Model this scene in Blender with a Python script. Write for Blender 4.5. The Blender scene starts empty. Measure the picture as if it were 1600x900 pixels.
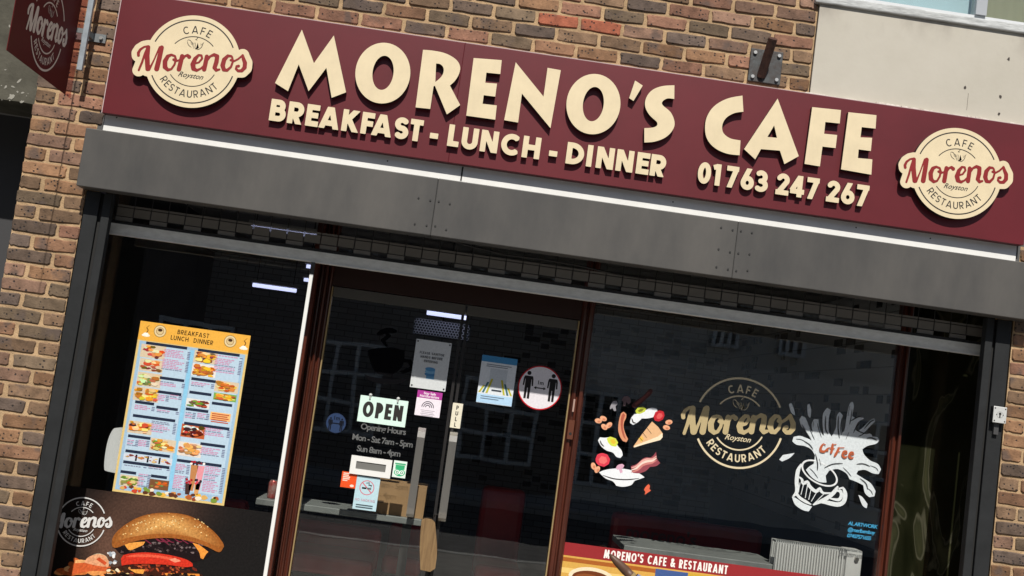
import bpy, bmesh, math, random
import numpy as np
from mathutils import Vector, Matrix
from mathutils.geometry import tessellate_polygon

# ------------------------------------------------------------------ camera, sky, sun, exposure
scene = bpy.context.scene
COL = scene.collection
FPX = 1795.35                                     # focal length in photo pixels (1600 wide)
CAM = Vector((0.0, -5.85, 1.6))
RGT = Vector((0.98962565, -0.04949255, 0.13487606))
DWN = Vector((0.13888127, 0.08919161, -0.98628437))
FWD = Vector((0.03678391, 0.99478407, 0.09513989))
cd = bpy.data.cameras.new('camera'); cam = bpy.data.objects.new('camera', cd); COL.objects.link(cam)
cd.sensor_width = 36; cd.lens = 36 * FPX / 1600; cd.clip_start = 0.05; cd.clip_end = 2000
mw = Matrix((RGT, -DWN, -FWD)).transposed().to_4x4(); mw.translation = CAM
cam.matrix_world = mw
scene.camera = cam

world = bpy.data.worlds.new('World'); scene.world = world; world.use_nodes = True
nt = world.node_tree
sky = nt.nodes.new('ShaderNodeTexSky'); sky.sky_type = 'NISHITA'; sky.sun_disc = False
SUN_TO = Vector((-0.005, -1.0, 1.19)).normalized()
sky.sun_elevation = math.asin(SUN_TO.z); sky.sun_rotation = math.radians(180.3)
sky.air_density = 1.0; sky.dust_density = 1.2
bg = nt.nodes['Background']; bg.inputs['Strength'].default_value = 0.06
nt.links.new(sky.outputs[0], bg.inputs[0])
sl = bpy.data.lights.new('sun', 'SUN'); sl.energy = 5.0; sl.angle = math.radians(0.5); sl.color = (1.0, 0.95, 0.87)
so = bpy.data.objects.new('sun', sl); COL.objects.link(so); so.location = (-2, -20, 22)
so.rotation_euler = (-SUN_TO).to_track_quat('-Z', 'Y').to_euler()
scene.view_settings.view_transform = 'Standard'; scene.view_settings.look = 'None'
scene.view_settings.exposure = 0.0; scene.view_settings.gamma = 1.0
scene.view_settings.use_curve_mapping = False

rng = random.Random(7)

# ------------------------------------------------------------------ survey helpers: photo reading -> point on a plane of the place
def ray(u, v):
    return RGT * ((u - 800) / FPX) + DWN * ((v - 450) / FPX) + FWD
def at(u, v, y=0.0):
    d = ray(u, v); t = (y - CAM.y) / d.y
    return (CAM.x + t * d.x, CAM.z + t * d.z)
def atx(u, v, x):
    d = ray(u, v); t = (x - CAM.x) / d.x
    return (CAM.y + t * d.y, CAM.z + t * d.z)
def proj(x, y, z):
    d = Vector((x, y, z)) - CAM; w = d.dot(FWD)
    return 800 + FPX * d.dot(RGT) / w, 450 + FPX * d.dot(DWN) / w
def tr(pts, x0, y0, s, y):                         # trace made on an enlarged crop
    return [at(x0 + p[0] / s, y0 + p[1] / s, y) for p in pts]

def lin(c):
    c /= 255.0
    return c / 12.92 if c <= 0.04045 else ((c + 0.055) / 1.055) ** 2.4
def rgb(r, g, b): return (lin(r), lin(g), lin(b), 1.0)

# ------------------------------------------------------------------ materials
MATS = {}
def mat(name, col, rough=0.6, metal=0.0, var=0.0, vscale=8.0, bump=0.0, bscale=60.0, spec=0.5, col2=None, stretch=None, rvar=0.0):
    if name in MATS: return MATS[name]
    m = bpy.data.materials.new(name); m.use_nodes = True; n = m.node_tree.nodes; L = m.node_tree.links
    b = n['Principled BSDF']
    b.inputs['Roughness'].default_value = rough; b.inputs['Metallic'].default_value = metal
    b.inputs['Specular IOR Level'].default_value = spec
    c = (col[0], col[1], col[2], 1)
    b.inputs['Base Color'].default_value = c
    tc = n.new('ShaderNodeTexCoord'); mp = n.new('ShaderNodeMapping'); L.new(tc.outputs['Object'], mp.inputs[0])
    if stretch: mp.inputs['Scale'].default_value = stretch
    if var or col2:
        no = n.new('ShaderNodeTexNoise'); no.inputs['Scale'].default_value = vscale; no.inputs['Detail'].default_value = 6
        no.inputs['Roughness'].default_value = 0.65
        L.new(mp.outputs[0], no.inputs['Vector'])
        mx = n.new('ShaderNodeMix'); mx.data_type = 'RGBA'
        a = c; d = (col2[0], col2[1], col2[2], 1) if col2 else tuple(min(1, x * (1 - var)) for x in c[:3]) + (1,)
        if not col2: a = tuple(min(1, x * (1 + var * 0.6)) for x in c[:3]) + (1,)
        mx.inputs[6].default_value = a; mx.inputs[7].default_value = d
        rp = n.new('ShaderNodeMapRange'); rp.inputs[1].default_value = 0.35; rp.inputs[2].default_value = 0.68
        L.new(no.outputs[0], rp.inputs[0]); L.new(rp.outputs[0], mx.inputs[0]); L.new(mx.outputs[2], b.inputs['Base Color'])
        if rvar:
            rr = n.new('ShaderNodeMapRange'); rr.inputs[3].default_value = max(0, rough - rvar); rr.inputs[4].default_value = rough + rvar
            L.new(no.outputs[0], rr.inputs[0]); L.new(rr.outputs[0], b.inputs['Roughness'])
    if bump:
        nb = n.new('ShaderNodeTexNoise'); nb.inputs['Scale'].default_value = bscale; nb.inputs['Detail'].default_value = 5
        L.new(mp.outputs[0], nb.inputs['Vector'])
        bu = n.new('ShaderNodeBump'); bu.inputs['Strength'].default_value = bump; bu.inputs['Distance'].default_value = 0.004
        L.new(nb.outputs[0], bu.inputs['Height']); L.new(bu.outputs[0], b.inputs['Normal'])
    MATS[name] = m
    return m

def print_mat(name='printed_ink', rough=0.35, grain=0.06, spec=0.4):
    if name in MATS: return MATS[name]
    m = bpy.data.materials.new(name); m.use_nodes = True; n = m.node_tree.nodes; L = m.node_tree.links
    b = n['Principled BSDF']; b.inputs['Roughness'].default_value = rough; b.inputs['Specular IOR Level'].default_value = spec
    a = n.new('ShaderNodeVertexColor'); a.layer_name = 'Col'
    tc = n.new('ShaderNodeTexCoord'); no = n.new('ShaderNodeTexNoise'); no.inputs['Scale'].default_value = 90; no.inputs['Detail'].default_value = 4
    L.new(tc.outputs['Object'], no.inputs['Vector'])
    mr = n.new('ShaderNodeMapRange'); mr.inputs[1].default_value = 0.3; mr.inputs[2].default_value = 0.7
    mr.inputs[3].default_value = 1 - grain; mr.inputs[4].default_value = 1 + grain
    L.new(no.outputs[0], mr.inputs[0])
    mx = n.new('ShaderNodeVectorMath'); mx.operation = 'SCALE'
    L.new(a.outputs[0], mx.inputs[0]); L.new(mr.outputs[0], mx.inputs['Scale']); L.new(mx.outputs[0], b.inputs['Base Color'])
    MATS[name] = m
    return m

def glass_mat(name, tint, base=0.045, rough=0.0):
    if name in MATS: return MATS[name]
    m = bpy.data.materials.new(name); m.use_nodes = True; n = m.node_tree.nodes; L = m.node_tree.links
    n.remove(n['Principled BSDF']); out = n['Material Output']
    t = n.new('ShaderNodeBsdfTransparent'); t.inputs[0].default_value = tint
    g = n.new('ShaderNodeBsdfGlossy'); g.inputs['Roughness'].default_value = rough; g.inputs['Color'].default_value = (1, 1, 1, 1)
    lw = n.new('ShaderNodeLayerWeight'); lw.inputs['Blend'].default_value = 0.5
    p = n.new('ShaderNodeMath'); p.operation = 'POWER'; p.inputs[1].default_value = 5
    mr = n.new('ShaderNodeMapRange'); mr.inputs[3].default_value = base; mr.inputs[4].default_value = 1.0
    mx = n.new('ShaderNodeMixShader')
    tc = n.new('ShaderNodeTexCoord'); no = n.new('ShaderNodeTexNoise'); no.inputs['Scale'].default_value = 2.5; no.inputs['Detail'].default_value = 7; no.inputs['Roughness'].default_value = .7
    mp = n.new('ShaderNodeMapping'); mp.inputs['Scale'].default_value = (2.2, 1, .7); L.new(tc.outputs['Object'], mp.inputs[0]); L.new(mp.outputs[0], no.inputs['Vector'])
    sm = n.new('ShaderNodeMapRange'); sm.inputs[1].default_value = .3; sm.inputs[2].default_value = .7; sm.inputs[3].default_value = .78; sm.inputs[4].default_value = 1.25; L.new(no.outputs[0], sm.inputs[0])
    ml = n.new('ShaderNodeMath'); ml.operation = 'MULTIPLY'
    wv = n.new('ShaderNodeTexNoise'); wv.inputs['Scale'].default_value = 3.0; wv.inputs['Detail'].default_value = 1; L.new(tc.outputs['Object'], wv.inputs['Vector'])
    bw = n.new('ShaderNodeBump'); bw.inputs['Strength'].default_value = .16; bw.inputs['Distance'].default_value = .003; L.new(wv.outputs[0], bw.inputs['Height']); L.new(bw.outputs[0], g.inputs['Normal'])
    L.new(lw.outputs['Facing'], p.inputs[0]); L.new(p.outputs[0], mr.inputs[0]); L.new(mr.outputs[0], ml.inputs[0]); L.new(sm.outputs[0], ml.inputs[1]); L.new(ml.outputs[0], mx.inputs[0])
    L.new(t.outputs[0], mx.inputs[1]); L.new(g.outputs[0], mx.inputs[2]); L.new(mx.outputs[0], out.inputs[0])
    MATS[name] = m
    return m

def emit_mat(name, col, s):
    m = bpy.data.materials.new(name); m.use_nodes = True; b = m.node_tree.nodes['Principled BSDF']
    b.inputs['Base Color'].default_value = (0.8, 0.8, 0.8, 1); b.inputs['Emission Color'].default_value = col; b.inputs['Emission Strength'].default_value = s
    return m

def brick_mat():
    m = bpy.data.materials.new('brick_clay'); m.use_nodes = True; n = m.node_tree.nodes; L = m.node_tree.links
    b = n['Principled BSDF']; b.inputs['Roughness'].default_value = 0.85; b.inputs['Specular IOR Level'].default_value = 0.25
    oi = n.new('ShaderNodeObjectInfo'); tc = n.new('ShaderNodeTexCoord')
    off = n.new('ShaderNodeVectorMath'); off.operation = 'SCALE'; off.inputs[0].default_value = (37, 19, 53)
    L.new(oi.outputs['Random'], off.inputs['Scale'])
    ad = n.new('ShaderNodeVectorMath'); ad.operation = 'ADD'; L.new(tc.outputs['Object'], ad.inputs[0]); L.new(off.outputs[0], ad.inputs[1])
    # broad tonal patches
    n1 = n.new('ShaderNodeTexNoise'); n1.inputs['Scale'].default_value = 14; n1.inputs['Detail'].default_value = 6; n1.inputs['Roughness'].default_value = 0.7
    L.new(ad.outputs[0], n1.inputs['Vector'])
    r1 = n.new('ShaderNodeMapRange'); r1.inputs[1].default_value = 0.3; r1.inputs[2].default_value = 0.72; r1.inputs[3].default_value = 1.42; r1.inputs[4].default_value = 0.55
    L.new(n1.outputs[0], r1.inputs[0])
    sc = n.new('ShaderNodeVectorMath'); sc.operation = 'SCALE'; L.new(oi.outputs['Color'], sc.inputs[0]); L.new(r1.outputs[0], sc.inputs['Scale'])
    # burnt flashes
    n2 = n.new('ShaderNodeTexNoise'); n2.inputs['Scale'].default_value = 9; n2.inputs['Detail'].default_value = 3
    L.new(ad.outputs[0], n2.inputs['Vector'])
    r2 = n.new('ShaderNodeMapRange'); r2.inputs[1].default_value = 0.56; r2.inputs[2].default_value = 0.68; r2.inputs[4].default_value = 0.75
    L.new(n2.outputs[0], r2.inputs[0])
    m1 = n.new('ShaderNodeMix'); m1.data_type = 'RGBA'; m1.inputs[7].default_value = (0.10, 0.075, 0.065, 1)
    L.new(r2.outputs[0], m1.inputs[0]); L.new(sc.outputs[0], m1.inputs[6])
    # iron spots
    vo = n.new('ShaderNodeTexVoronoi'); vo.inputs['Scale'].default_value = 58; vo.inputs['Randomness'].default_value = 1
    n3 = n.new('ShaderNodeTexNoise'); n3.inputs['Scale'].default_value = 40; L.new(ad.outputs[0], n3.inputs['Vector'])
    va = n.new('ShaderNodeVectorMath'); va.operation = 'MULTIPLY_ADD'; va.inputs[1].default_value = (.012, .012, .012)
    L.new(n3.outputs['Color'], va.inputs[0]); L.new(ad.outputs[0], va.inputs[2]); L.new(va.outputs[0], vo.inputs['Vector'])
    r3 = n.new('ShaderNodeMapRange'); r3.inputs[1].default_value = 0.36; r3.inputs[2].default_value = 0.17; r3.inputs[3].default_value = 0; r3.inputs[4].default_value = 1
    L.new(vo.outputs['Distance'], r3.inputs[0])
    sel = n.new('ShaderNodeSeparateColor'); L.new(vo.outputs['Color'], sel.inputs[0])
    gt = n.new('ShaderNodeMath'); gt.operation = 'GREATER_THAN'; gt.inputs[1].default_value = 0.62; L.new(sel.outputs[0], gt.inputs[0])
    mu = n.new('ShaderNodeMath'); mu.operation = 'MULTIPLY'; L.new(r3.outputs[0], mu.inputs[0]); L.new(gt.outputs[0], mu.inputs[1])
    m2 = n.new('ShaderNodeMix'); m2.data_type = 'RGBA'; m2.inputs[7].default_value = (0.035, 0.03, 0.03, 1)
    L.new(mu.outputs[0], m2.inputs[0]); L.new(m1.outputs[2], m2.inputs[6]); L.new(m2.outputs[2], b.inputs['Base Color'])
    nb = n.new('ShaderNodeTexNoise'); nb.inputs['Scale'].default_value = 120; nb.inputs['Detail'].default_value = 6; L.new(ad.outputs[0], nb.inputs['Vector'])
    sb = n.new('ShaderNodeMath'); sb.operation = 'SUBTRACT'; L.new(nb.outputs[0], sb.inputs[0]); L.new(mu.outputs[0], sb.inputs[1])
    bu = n.new('ShaderNodeBump'); bu.inputs['Strength'].default_value = 0.7; bu.inputs['Distance'].default_value = 0.004
    L.new(sb.outputs[0], bu.inputs['Height']); L.new(bu.outputs[0], b.inputs['Normal'])
    return m
BRICK = brick_mat()
PRINT = print_mat()
MORTAR = mat('sandy_mortar', (0.45, 0.31, 0.18), 0.95, var=0.28, vscale=14, bump=0.9, bscale=160, spec=0.1)

# ------------------------------------------------------------------ object helpers
WLOC = {}
def tag(o, label=None, cat=None, group=None, kind=None):
    if label: o['label'] = label
    if cat: o['category'] = cat
    if group: o['group'] = group
    if kind: o['kind'] = kind
    return o
def thing(name, loc, label, cat, group=None):
    o = bpy.data.objects.new(name, None); COL.objects.link(o); o.location = loc; o.empty_display_size = 0.1
    WLOC[o.name] = Vector(loc); return tag(o, label, cat, group)
def link_mesh(name, me, center, parent=None):
    o = bpy.data.objects.new(name, me); COL.objects.link(o)
    c = Vector(center); WLOC[o.name] = c
    if parent: o.parent = parent; o.location = c - WLOC[parent.name]
    else: o.location = c
    return o
def area(l): return .5 * sum(l[i - 1][0] * l[i][1] - l[i][0] * l[i - 1][1] for i in range(len(l)))
def inside(p, l):
    c = False
    for i in range(len(l)):
        a, b = l[i - 1], l[i]
        if (a[1] > p[1]) != (b[1] > p[1]) and p[0] < (b[0] - a[0]) * (p[1] - a[1]) / (b[1] - a[1]) + a[0]: c = not c
    return c
class MB:
    """collects geometry in place coordinates, then becomes one mesh object"""
    def __init__(s): s.v = []; s.f = []; s.c = []; s.col = (1, 1, 1, 1)
    def add(s, vs, fs):
        k = len(s.v); s.v += [Vector(p) for p in vs]; s.c += [s.col] * len(vs); s.f += [tuple(i + k for i in f) for f in fs]
        return s
    def box(s, x0, x1, y0, y1, z0, z1):
        return s.add([(x0, y0, z0), (x1, y0, z0), (x1, y1, z0), (x0, y1, z0), (x0, y0, z1), (x1, y0, z1), (x1, y1, z1), (x0, y1, z1)],
                     [(0, 3, 2, 1), (4, 5, 6, 7), (0, 1, 5, 4), (1, 2, 6, 5), (2, 3, 7, 6), (3, 0, 4, 7)])
    def tube(s, pts, r, n=10, cap=True):
        pts = [Vector(p) for p in pts]; rings = []
        rr = r if isinstance(r, (list, tuple)) else [r] * len(pts)
        k0 = len(s.v); ref = None
        for i, p in enumerate(pts):
            d = (pts[min(i + 1, len(pts) - 1)] - pts[max(i - 1, 0)]).normalized()
            if ref is None or abs(ref.dot(d)) > 0.95: ref = Vector((0, 0, 1)) if abs(d.z) < 0.9 else Vector((1, 0, 0))
            a = d.cross(ref).normalized(); b = d.cross(a)
            s.v += [p + (a * math.cos(t) + b * math.sin(t)) * rr[i] for t in [2 * math.pi * j / n for j in range(n)]]
            s.c += [s.col] * n
        for i in range(len(pts) - 1):
            for j in range(n):
                s.f.append((k0 + i * n + j, k0 + i * n + (j + 1) % n, k0 + (i + 1) * n + (j + 1) % n, k0 + (i + 1) * n + j))
        if cap:
            s.f.append(tuple(k0 + j for j in range(n))); e = k0 + (len(pts) - 1) * n
            s.f.append(tuple(e + n - 1 - j for j in range(n)))
        return s
    def flat(s, loops, place):                    # filled 2-D loops, place(u,v)->3-D point
        if len(loops) > 2:
            ar = [abs(area(l)) for l in loops]; order = sorted(range(len(loops)), key=lambda i: -ar[i]); groups = []; depth = {}
            for i in order:
                par = [j for j in depth if inside(loops[i][0], loops[j])]; depth[i] = len(par)
                if len(par) % 2 == 0: groups.append([i])
                else:
                    j = min(par, key=lambda q: ar[q]); next(g for g in groups if g[0] == j).append(i)
            if len(groups) > 1:
                for g in groups: s.flat([loops[i] for i in g], place)
                return s
        tris = tessellate_polygon([[Vector((p[0], p[1], 0)) for p in l] for l in loops])
        pts = [p for l in loops for p in l]; vs = [place(*p) for p in pts]; fs = []
        for t in tris:
            a, b, c = [pts[i] for i in t]
            ar = (b[0] - a[0]) * (c[1] - a[1]) - (b[1] - a[1]) * (c[0] - a[0])
            if abs(ar) < 1e-12: continue
            fs.append(tuple(t) if ar > 0 else tuple(reversed(t)))
        return s.add(vs, fs)
    def solid(s, loops, place, back):             # the same with thickness: back(u,v)->3-D point behind
        s.flat(loops, place); s.flat([list(l) for l in loops], back)
        for l in loops:
            n = len(l)
            s.add([place(*p) for p in l] + [back(*p) for p in l], [(i, i + n, (i + 1) % n + n, (i + 1) % n) for i in range(n)])
        return s
    def build(s, name, material, parent=None, recalc=False, smooth=False, bevel=0.0, colors=False, weld=False):
        if not s.v: s.v = [Vector((0, 0, 0))]
        lo = Vector([min(p[i] for p in s.v) for i in range(3)]); hi = Vector([max(p[i] for p in s.v) for i in range(3)]); c = (lo + hi) / 2
        me = bpy.data.meshes.new(name); me.from_pydata([p - c for p in s.v], [], s.f)
        if colors:
            a = me.color_attributes.new('Col', 'FLOAT_COLOR', 'POINT')
            for i, q in enumerate(s.c): a.data[i].color = q
        if recalc or weld:
            bm = bmesh.new(); bm.from_mesh(me)
            if weld: bmesh.ops.remove_doubles(bm, verts=bm.verts, dist=1e-5)
            bmesh.ops.recalc_face_normals(bm, faces=bm.faces); bm.to_mesh(me); bm.free()
        if smooth:
            for p in me.polygons: p.use_smooth = True
        me.materials.append(material)
        o = link_mesh(name, me, c, parent)
        if bevel:
            md = o.modifiers.new('edge', 'BEVEL'); md.width = bevel; md.segments = 2; md.limit_method = 'ANGLE'
        return o
def front(y): return lambda u, v: (u, y, v)
def box(name, m, parent, x0, x1, y0, y1, z0, z1, bevel=0.0):
    return MB().box(x0, x1, y0, y1, z0, z1).build(name, m, parent, bevel=bevel)

# ------------------------------------------------------------------ 2-D drawing: strokes -> outlines
def arc(cx, cy, rx, ry, a0, a1, n=22):
    return [(cx + rx * math.cos(math.radians(a0 + (a1 - a0) * i / n)), cy + ry * math.sin(math.radians(a0 + (a1 - a0) * i / n))) for i in range(n + 1)]
def sd_boxes(X, Y, pl, h):
    d = np.full(X.shape, 9.0)
    for i in range(len(pl) - 1):
        ax, ay = pl[i]; bx, by = pl[i + 1]; L = math.hypot(bx - ax, by - ay)
        if L < 1e-9: continue
        ux, uy = (bx - ax) / L, (by - ay) / L
        px, py = X - (ax + bx) / 2, Y - (ay + by) / 2
        qx, qy = np.abs(px * ux + py * uy) - L / 2, np.abs(-px * uy + py * ux) - h
        d = np.minimum(d, np.hypot(np.maximum(qx, 0), np.maximum(qy, 0)) + np.minimum(np.maximum(qx, qy), 0))
        if i > 0: d = np.minimum(d, np.hypot(X - ax, Y - ay) - h)
    if len(pl) > 2 and math.hypot(pl[0][0] - pl[-1][0], pl[0][1] - pl[-1][1]) < 1e-6: d = np.minimum(d, np.hypot(X - pl[0][0], Y - pl[0][1]) - h)
    return d
def sd_brush(X, Y, pl):                            # (x, y, r) points: union of round cones
    d = np.full(X.shape, 9.0)
    for i in range(len(pl) - 1):
        ax, ay, ar = pl[i]; bx, by, br = pl[i + 1]; L2 = (bx - ax) ** 2 + (by - ay) ** 2
        t = np.clip(((X - ax) * (bx - ax) + (Y - ay) * (by - ay)) / max(L2, 1e-12), 0, 1)
        d = np.minimum(d, np.hypot(X - ax - t * (bx - ax), Y - ay - t * (by - ay)) - (ar + t * (br - ar)))
    return d
def contours(D, x0, y0, s):
    ny, nx = D.shape; nxt = {}; P = {}
    D = np.where(np.abs(D) < 1e-7, 1e-7, D); I = D < 0
    def edge(a, b):
        k = (a, b) if a < b else (b, a)
        if k not in P:
            (i, j), (p, q) = k; t = D[i, j] / (D[i, j] - D[p, q])
            P[k] = (x0 + s * (j + t * (q - j)), y0 + s * (i + t * (p - i)))
        return k
    mix = I[:-1, :-1].astype(int) + I[:-1, 1:] + I[1:, 1:] + I[1:, :-1]
    for i, j in zip(*np.nonzero((mix > 0) & (mix < 4))):
        i = int(i); j = int(j); c = [(i, j), (i, j + 1), (i + 1, j + 1), (i + 1, j)]
        ins = [bool(I[q]) for q in c]; ent = []; ex = []
        for k in range(4):
            a, b = c[k], c[(k + 1) % 4]
            if ins[k] and not ins[(k + 1) % 4]: ent.append(edge(a, b))
            elif not ins[k] and ins[(k + 1) % 4]: ex.append(edge(a, b))
        for a in ent:
            b = ex.pop(0) if len(ex) == 1 else ex.pop(0)
            nxt[a] = b
    loops = []
    while nxt:
        st = next(iter(nxt)); l = []; k = st
        while k in nxt:
            l.append(P[k]); k = nxt.pop(k)
        if len(l) > 3: loops.append(simplify(l, s * 0.06))
    return [l for l in loops if len(l) > 2]
def simplify(l, eps):
    out = []; n = len(l)
    keep = [True] * n
    for i in range(0, n):
        a = l[(i - 1) % n]; b = l[i]; c = l[(i + 1) % n]
        if not keep[(i - 1) % n]: continue
        L = math.hypot(c[0] - a[0], c[1] - a[1])
        if L < 1e-9 or abs((c[0] - a[0]) * (b[1] - a[1]) - (c[1] - a[1]) * (b[0] - a[0])) / L < eps: keep[i] = False
    return [l[i] for i in range(n) if keep[i]]
def outline(fn, x0, x1, y0, y1, s):
    xs = np.arange(x0, x1 + s, s); ys = np.arange(y0, y1 + s, s); X, Y = np.meshgrid(xs, ys)
    return contours(fn(X, Y), x0, y0, s)
def smooth(pts, closed=True, sharp=38, n=4):
    """Catmull-Rom through traced points, leaving real corners sharp"""
    N = len(pts); out = []
    def turn(i):
        a, b, c = pts[(i - 1) % N], pts[i % N], pts[(i + 1) % N]
        t = math.degrees(math.atan2(c[1] - b[1], c[0] - b[0]) - math.atan2(b[1] - a[1], b[0] - a[0]))
        return abs((t + 180) % 360 - 180)
    cor = [turn(i) > sharp or (not closed and i in (0, N - 1)) for i in range(N)]
    for i in range(N if closed else N - 1):
        p1, p2 = pts[i], pts[(i + 1) % N]
        if cor[i] and cor[(i + 1) % N]: out.append(p1); continue
        p0 = p1 if cor[i] else pts[(i - 1) % N]; p3 = p2 if cor[(i + 1) % N] else pts[(i + 2) % N]
        for k in range(n):
            t = k / n
            out.append(tuple(0.5 * (2 * p1[d] + (p2[d] - p0[d]) * t + (2 * p0[d] - 5 * p1[d] + 4 * p2[d] - p3[d]) * t * t + (3 * p1[d] - p0[d] - 3 * p2[d] + p3[d]) * t ** 3) for d in range(2)))
    if not closed: out.append(pts[-1])
    return out
def ribbon(pts, w, n=4):
    """closed loop round an open polyline, tapered at both ends"""
    p = smooth(pts, closed=False, sharp=80, n=n); a = []; b = []; N = len(p)
    for i in range(N):
        q, r = p[max(i - 1, 0)], p[min(i + 1, N - 1)]; L = math.hypot(r[0] - q[0], r[1] - q[1]) or 1
        k = w / 2 * (0.35 + 0.65 * min(1, 4 * min(i, N - 1 - i) / max(N - 1, 1)))
        a.append((p[i][0] - (r[1] - q[1]) / L * k, p[i][1] + (r[0] - q[0]) / L * k)); b.append((p[i][0] + (r[1] - q[1]) / L * k, p[i][1] - (r[0] - q[0]) / L * k))
    return a + b[::-1]
def disc(cx, cy, rx, ry=None, n=28, rot=0.0, jit=0.0):
    ry = rx if ry is None else ry; o = []
    for i in range(n):
        t = 2 * math.pi * i / n; k = 1 + (rng.uniform(-jit, jit) if jit else 0)
        x, y = rx * k * math.cos(t), ry * k * math.sin(t)
        o.append((cx + x * math.cos(rot) - y * math.sin(rot), cy + x * math.sin(rot) + y * math.cos(rot)))
    return o
def rect(x0, y0, x1, y1): return [(x0, y0), (x1, y0), (x1, y1), (x0, y1)]

WID = dict(A=.80, B=.62, C=.74, D=.70, E=.54, F=.52, G=.8, H=.70, I=.22, K=.68, L=.48, M=.92, N=.72, O=.86, P=.58, R=.62, S=.60, T=.58, U=.66, V=.76, W=1.05, X=.7, Y=.7)
for ch in '0123456789': WID[ch] = .58
WID.update({'1': .3, '-': .33, "'": .2, '&': .72, ' ': .34, '.': .2})
def strokes(c, w, W):
    h = w / 2; hs = .5 - h
    if c == 'A': return [[(h * .95 - .1 * (W / 2 - h), -.1), (W / 2, 1 + h * .6)], [(W - h * .95 + .1 * (W / 2 - h), -.1), (W / 2, 1 + h * .6)], [(W * .25, .26), (W * .75, .26)]]
    if c in 'BPR':
        m = {'B': .53, 'P': .42, 'R': .44}[c]; ry = (1 - h - m) / 2; up = [(0, 1 - h)] + arc(W * (.92 if c == 'B' else 1) - h - ry * .9, (1 - h + m) / 2, ry * .9, ry, 90, -90) + [(0, m)]
        r = [[(h, 0), (h, 1)], up]
        if c == 'B': ry = (m - h) / 2; r.append([(0, m)] + arc(W - h - ry * .95, (m + h) / 2, ry * .95, ry, 90, -90) + [(0, h)])
        if c == 'R': r.append([(W * .42, m), (W - h * 1.2, -.06)])
        return r
    if c == 'C': return [arc(W / 2 + .03, .5, W / 2 - h + .03, hs, 48, 312)]
    if c == 'G': return [arc(W / 2, .5, W / 2 - h, hs, 45, 330), [(W * .52, .45), (W, .45)], [(W - h, .45), (W - h, .2)]]
    if c == 'D': return [[(h, 0), (h, 1)], [(0, 1 - h)] + arc(W * .32, .5, W * .68 - h, hs, 90, -90) + [(0, h)]]
    if c == 'E': return [[(h, 0), (h, 1)], [(0, 1 - h), (W, 1 - h)], [(0, .51), (W * .93, .51)], [(0, h), (W, h)]]
    if c == 'F': return [[(h, 0), (h, 1)], [(0, 1 - h), (W, 1 - h)], [(0, .49), (W * .92, .49)]]
    if c == 'H': return [[(h, 0), (h, 1)], [(W - h, 0), (W - h, 1)], [(0, .5), (W, .5)]]
    if c == 'I': return [[(W / 2, 0), (W / 2, 1)]]
    if c == 'K': return [[(h, 0), (h, 1)], [(h, .38), (W - h * 1.1, 1.06)], [(W * .34, .6), (W - h * .9, -.06)]]
    if c == 'L': return [[(h, 0), (h, 1)], [(0, h), (W, h)]]
    if c == 'M': return [[(h * .8, -.05), (h * 1.8, 1.05)], [(W - h * .8, -.05), (W - h * 1.8, 1.05)], [(h * 1.7, 1.05), (W / 2, .05)], [(W - h * 1.7, 1.05), (W / 2, .05)]]
    if c == 'N': return [[(h, 0), (h, 1)], [(W - h, 0), (W - h, 1)], [(h * .9, 1.04), (W - h * .9, -.04)]]
    if c in 'O0': return [arc(W / 2, .5, W / 2 - h, hs, 0, 360, 32)]
    if c == 'S':
        r = hs / 2
        return [arc(W / 2, .5 + r, W / 2 - h, r, 35, 270) + arc(W / 2, .5 - r, W / 2 - h, r, 90, -145)[1:]]
    if c == 'T': return [[(W / 2, 0), (W / 2, 1)], [(0, 1 - h), (W, 1 - h)]]
    if c == 'U': return [[(h, 1), (h, W / 2)] + arc(W / 2, W / 2, W / 2 - h, W / 2 - h, 180, 360)[1:] + [(W - h, 1)]]
    if c == 'V': return [[(h * .8, 1.06), (W / 2, -.02)], [(W - h * .8, 1.06), (W / 2, -.02)]]
    if c == 'W': return [[(h, 1.05), (W * .28, -.02)], [(W * .28, -.02), (W / 2, 1)], [(W / 2, 1), (W * .72, -.02)], [(W * .72, -.02), (W - h, 1.05)]]
    if c == 'Y': return [[(h * .8, 1.06), (W / 2, .42)], [(W - h * .8, 1.06), (W / 2, .42)], [(W / 2, 0), (W / 2, .45)]]
    if c == '1': return [[(W - h, 0), (W - h, 1)], [(0, .84 - h * .2), (W - h, .9)]]
    if c == '2': r = .5 * (W - w); return [arc(W / 2, 1 - h - r, r, r, 165, -28) + [(h * 1.15, h)], [(0, h), (W, h)]]
    if c == '3': r = (1 - w) / 4; return [arc(W * .42, 1 - h - r, W * .5 - h, r, 140, -90) + arc(W * .45, h + r, W * .55 - h, r, 90, -140)]
    if c == '4': return [[(W * .66, 0), (W * .66, 1)], [(W * .68, 1.02), (h * .6, .28)], [(0, .26), (W, .26)]]
    if c == '5': return [[(W * .2, 1 - h), (W * .95, 1 - h)], [(W * .2 + h * .3, 1), (W * .12 + h, .5)], arc(W / 2 - .02, .33, W / 2 - h + .02, .33 - h, 130, -150)]
    if c == '6': return [arc(W / 2, .33, W / 2 - h, .33 - h, 0, 360, 30), [(h * 1.15, .42), (W * .62, 1.06)]]
    if c == '7': return [[(0, 1 - h), (W, 1 - h)], [(W - h * 1.05, 1 - h), (W * .3, -.06)]]
    if c == '8': return [arc(W / 2, .73, W / 2 - h * 1.2, .27 - h, 0, 360), arc(W / 2, .27, W / 2 - h, .27 - h, 0, 360)]
    if c == '9': return [arc(W / 2, .67, W / 2 - h, .33 - h, 0, 360, 30), [(W - h * 1.15, .58), (W * .38, -.06)]]
    if c == '-': return [[(0, .36), (W, .36)]]
    if c == "'": return [[(W * .55, 1), (W * .4, .7)]]
    if c == '.': return [[(W / 2, 0), (W / 2, w)]]
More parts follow.
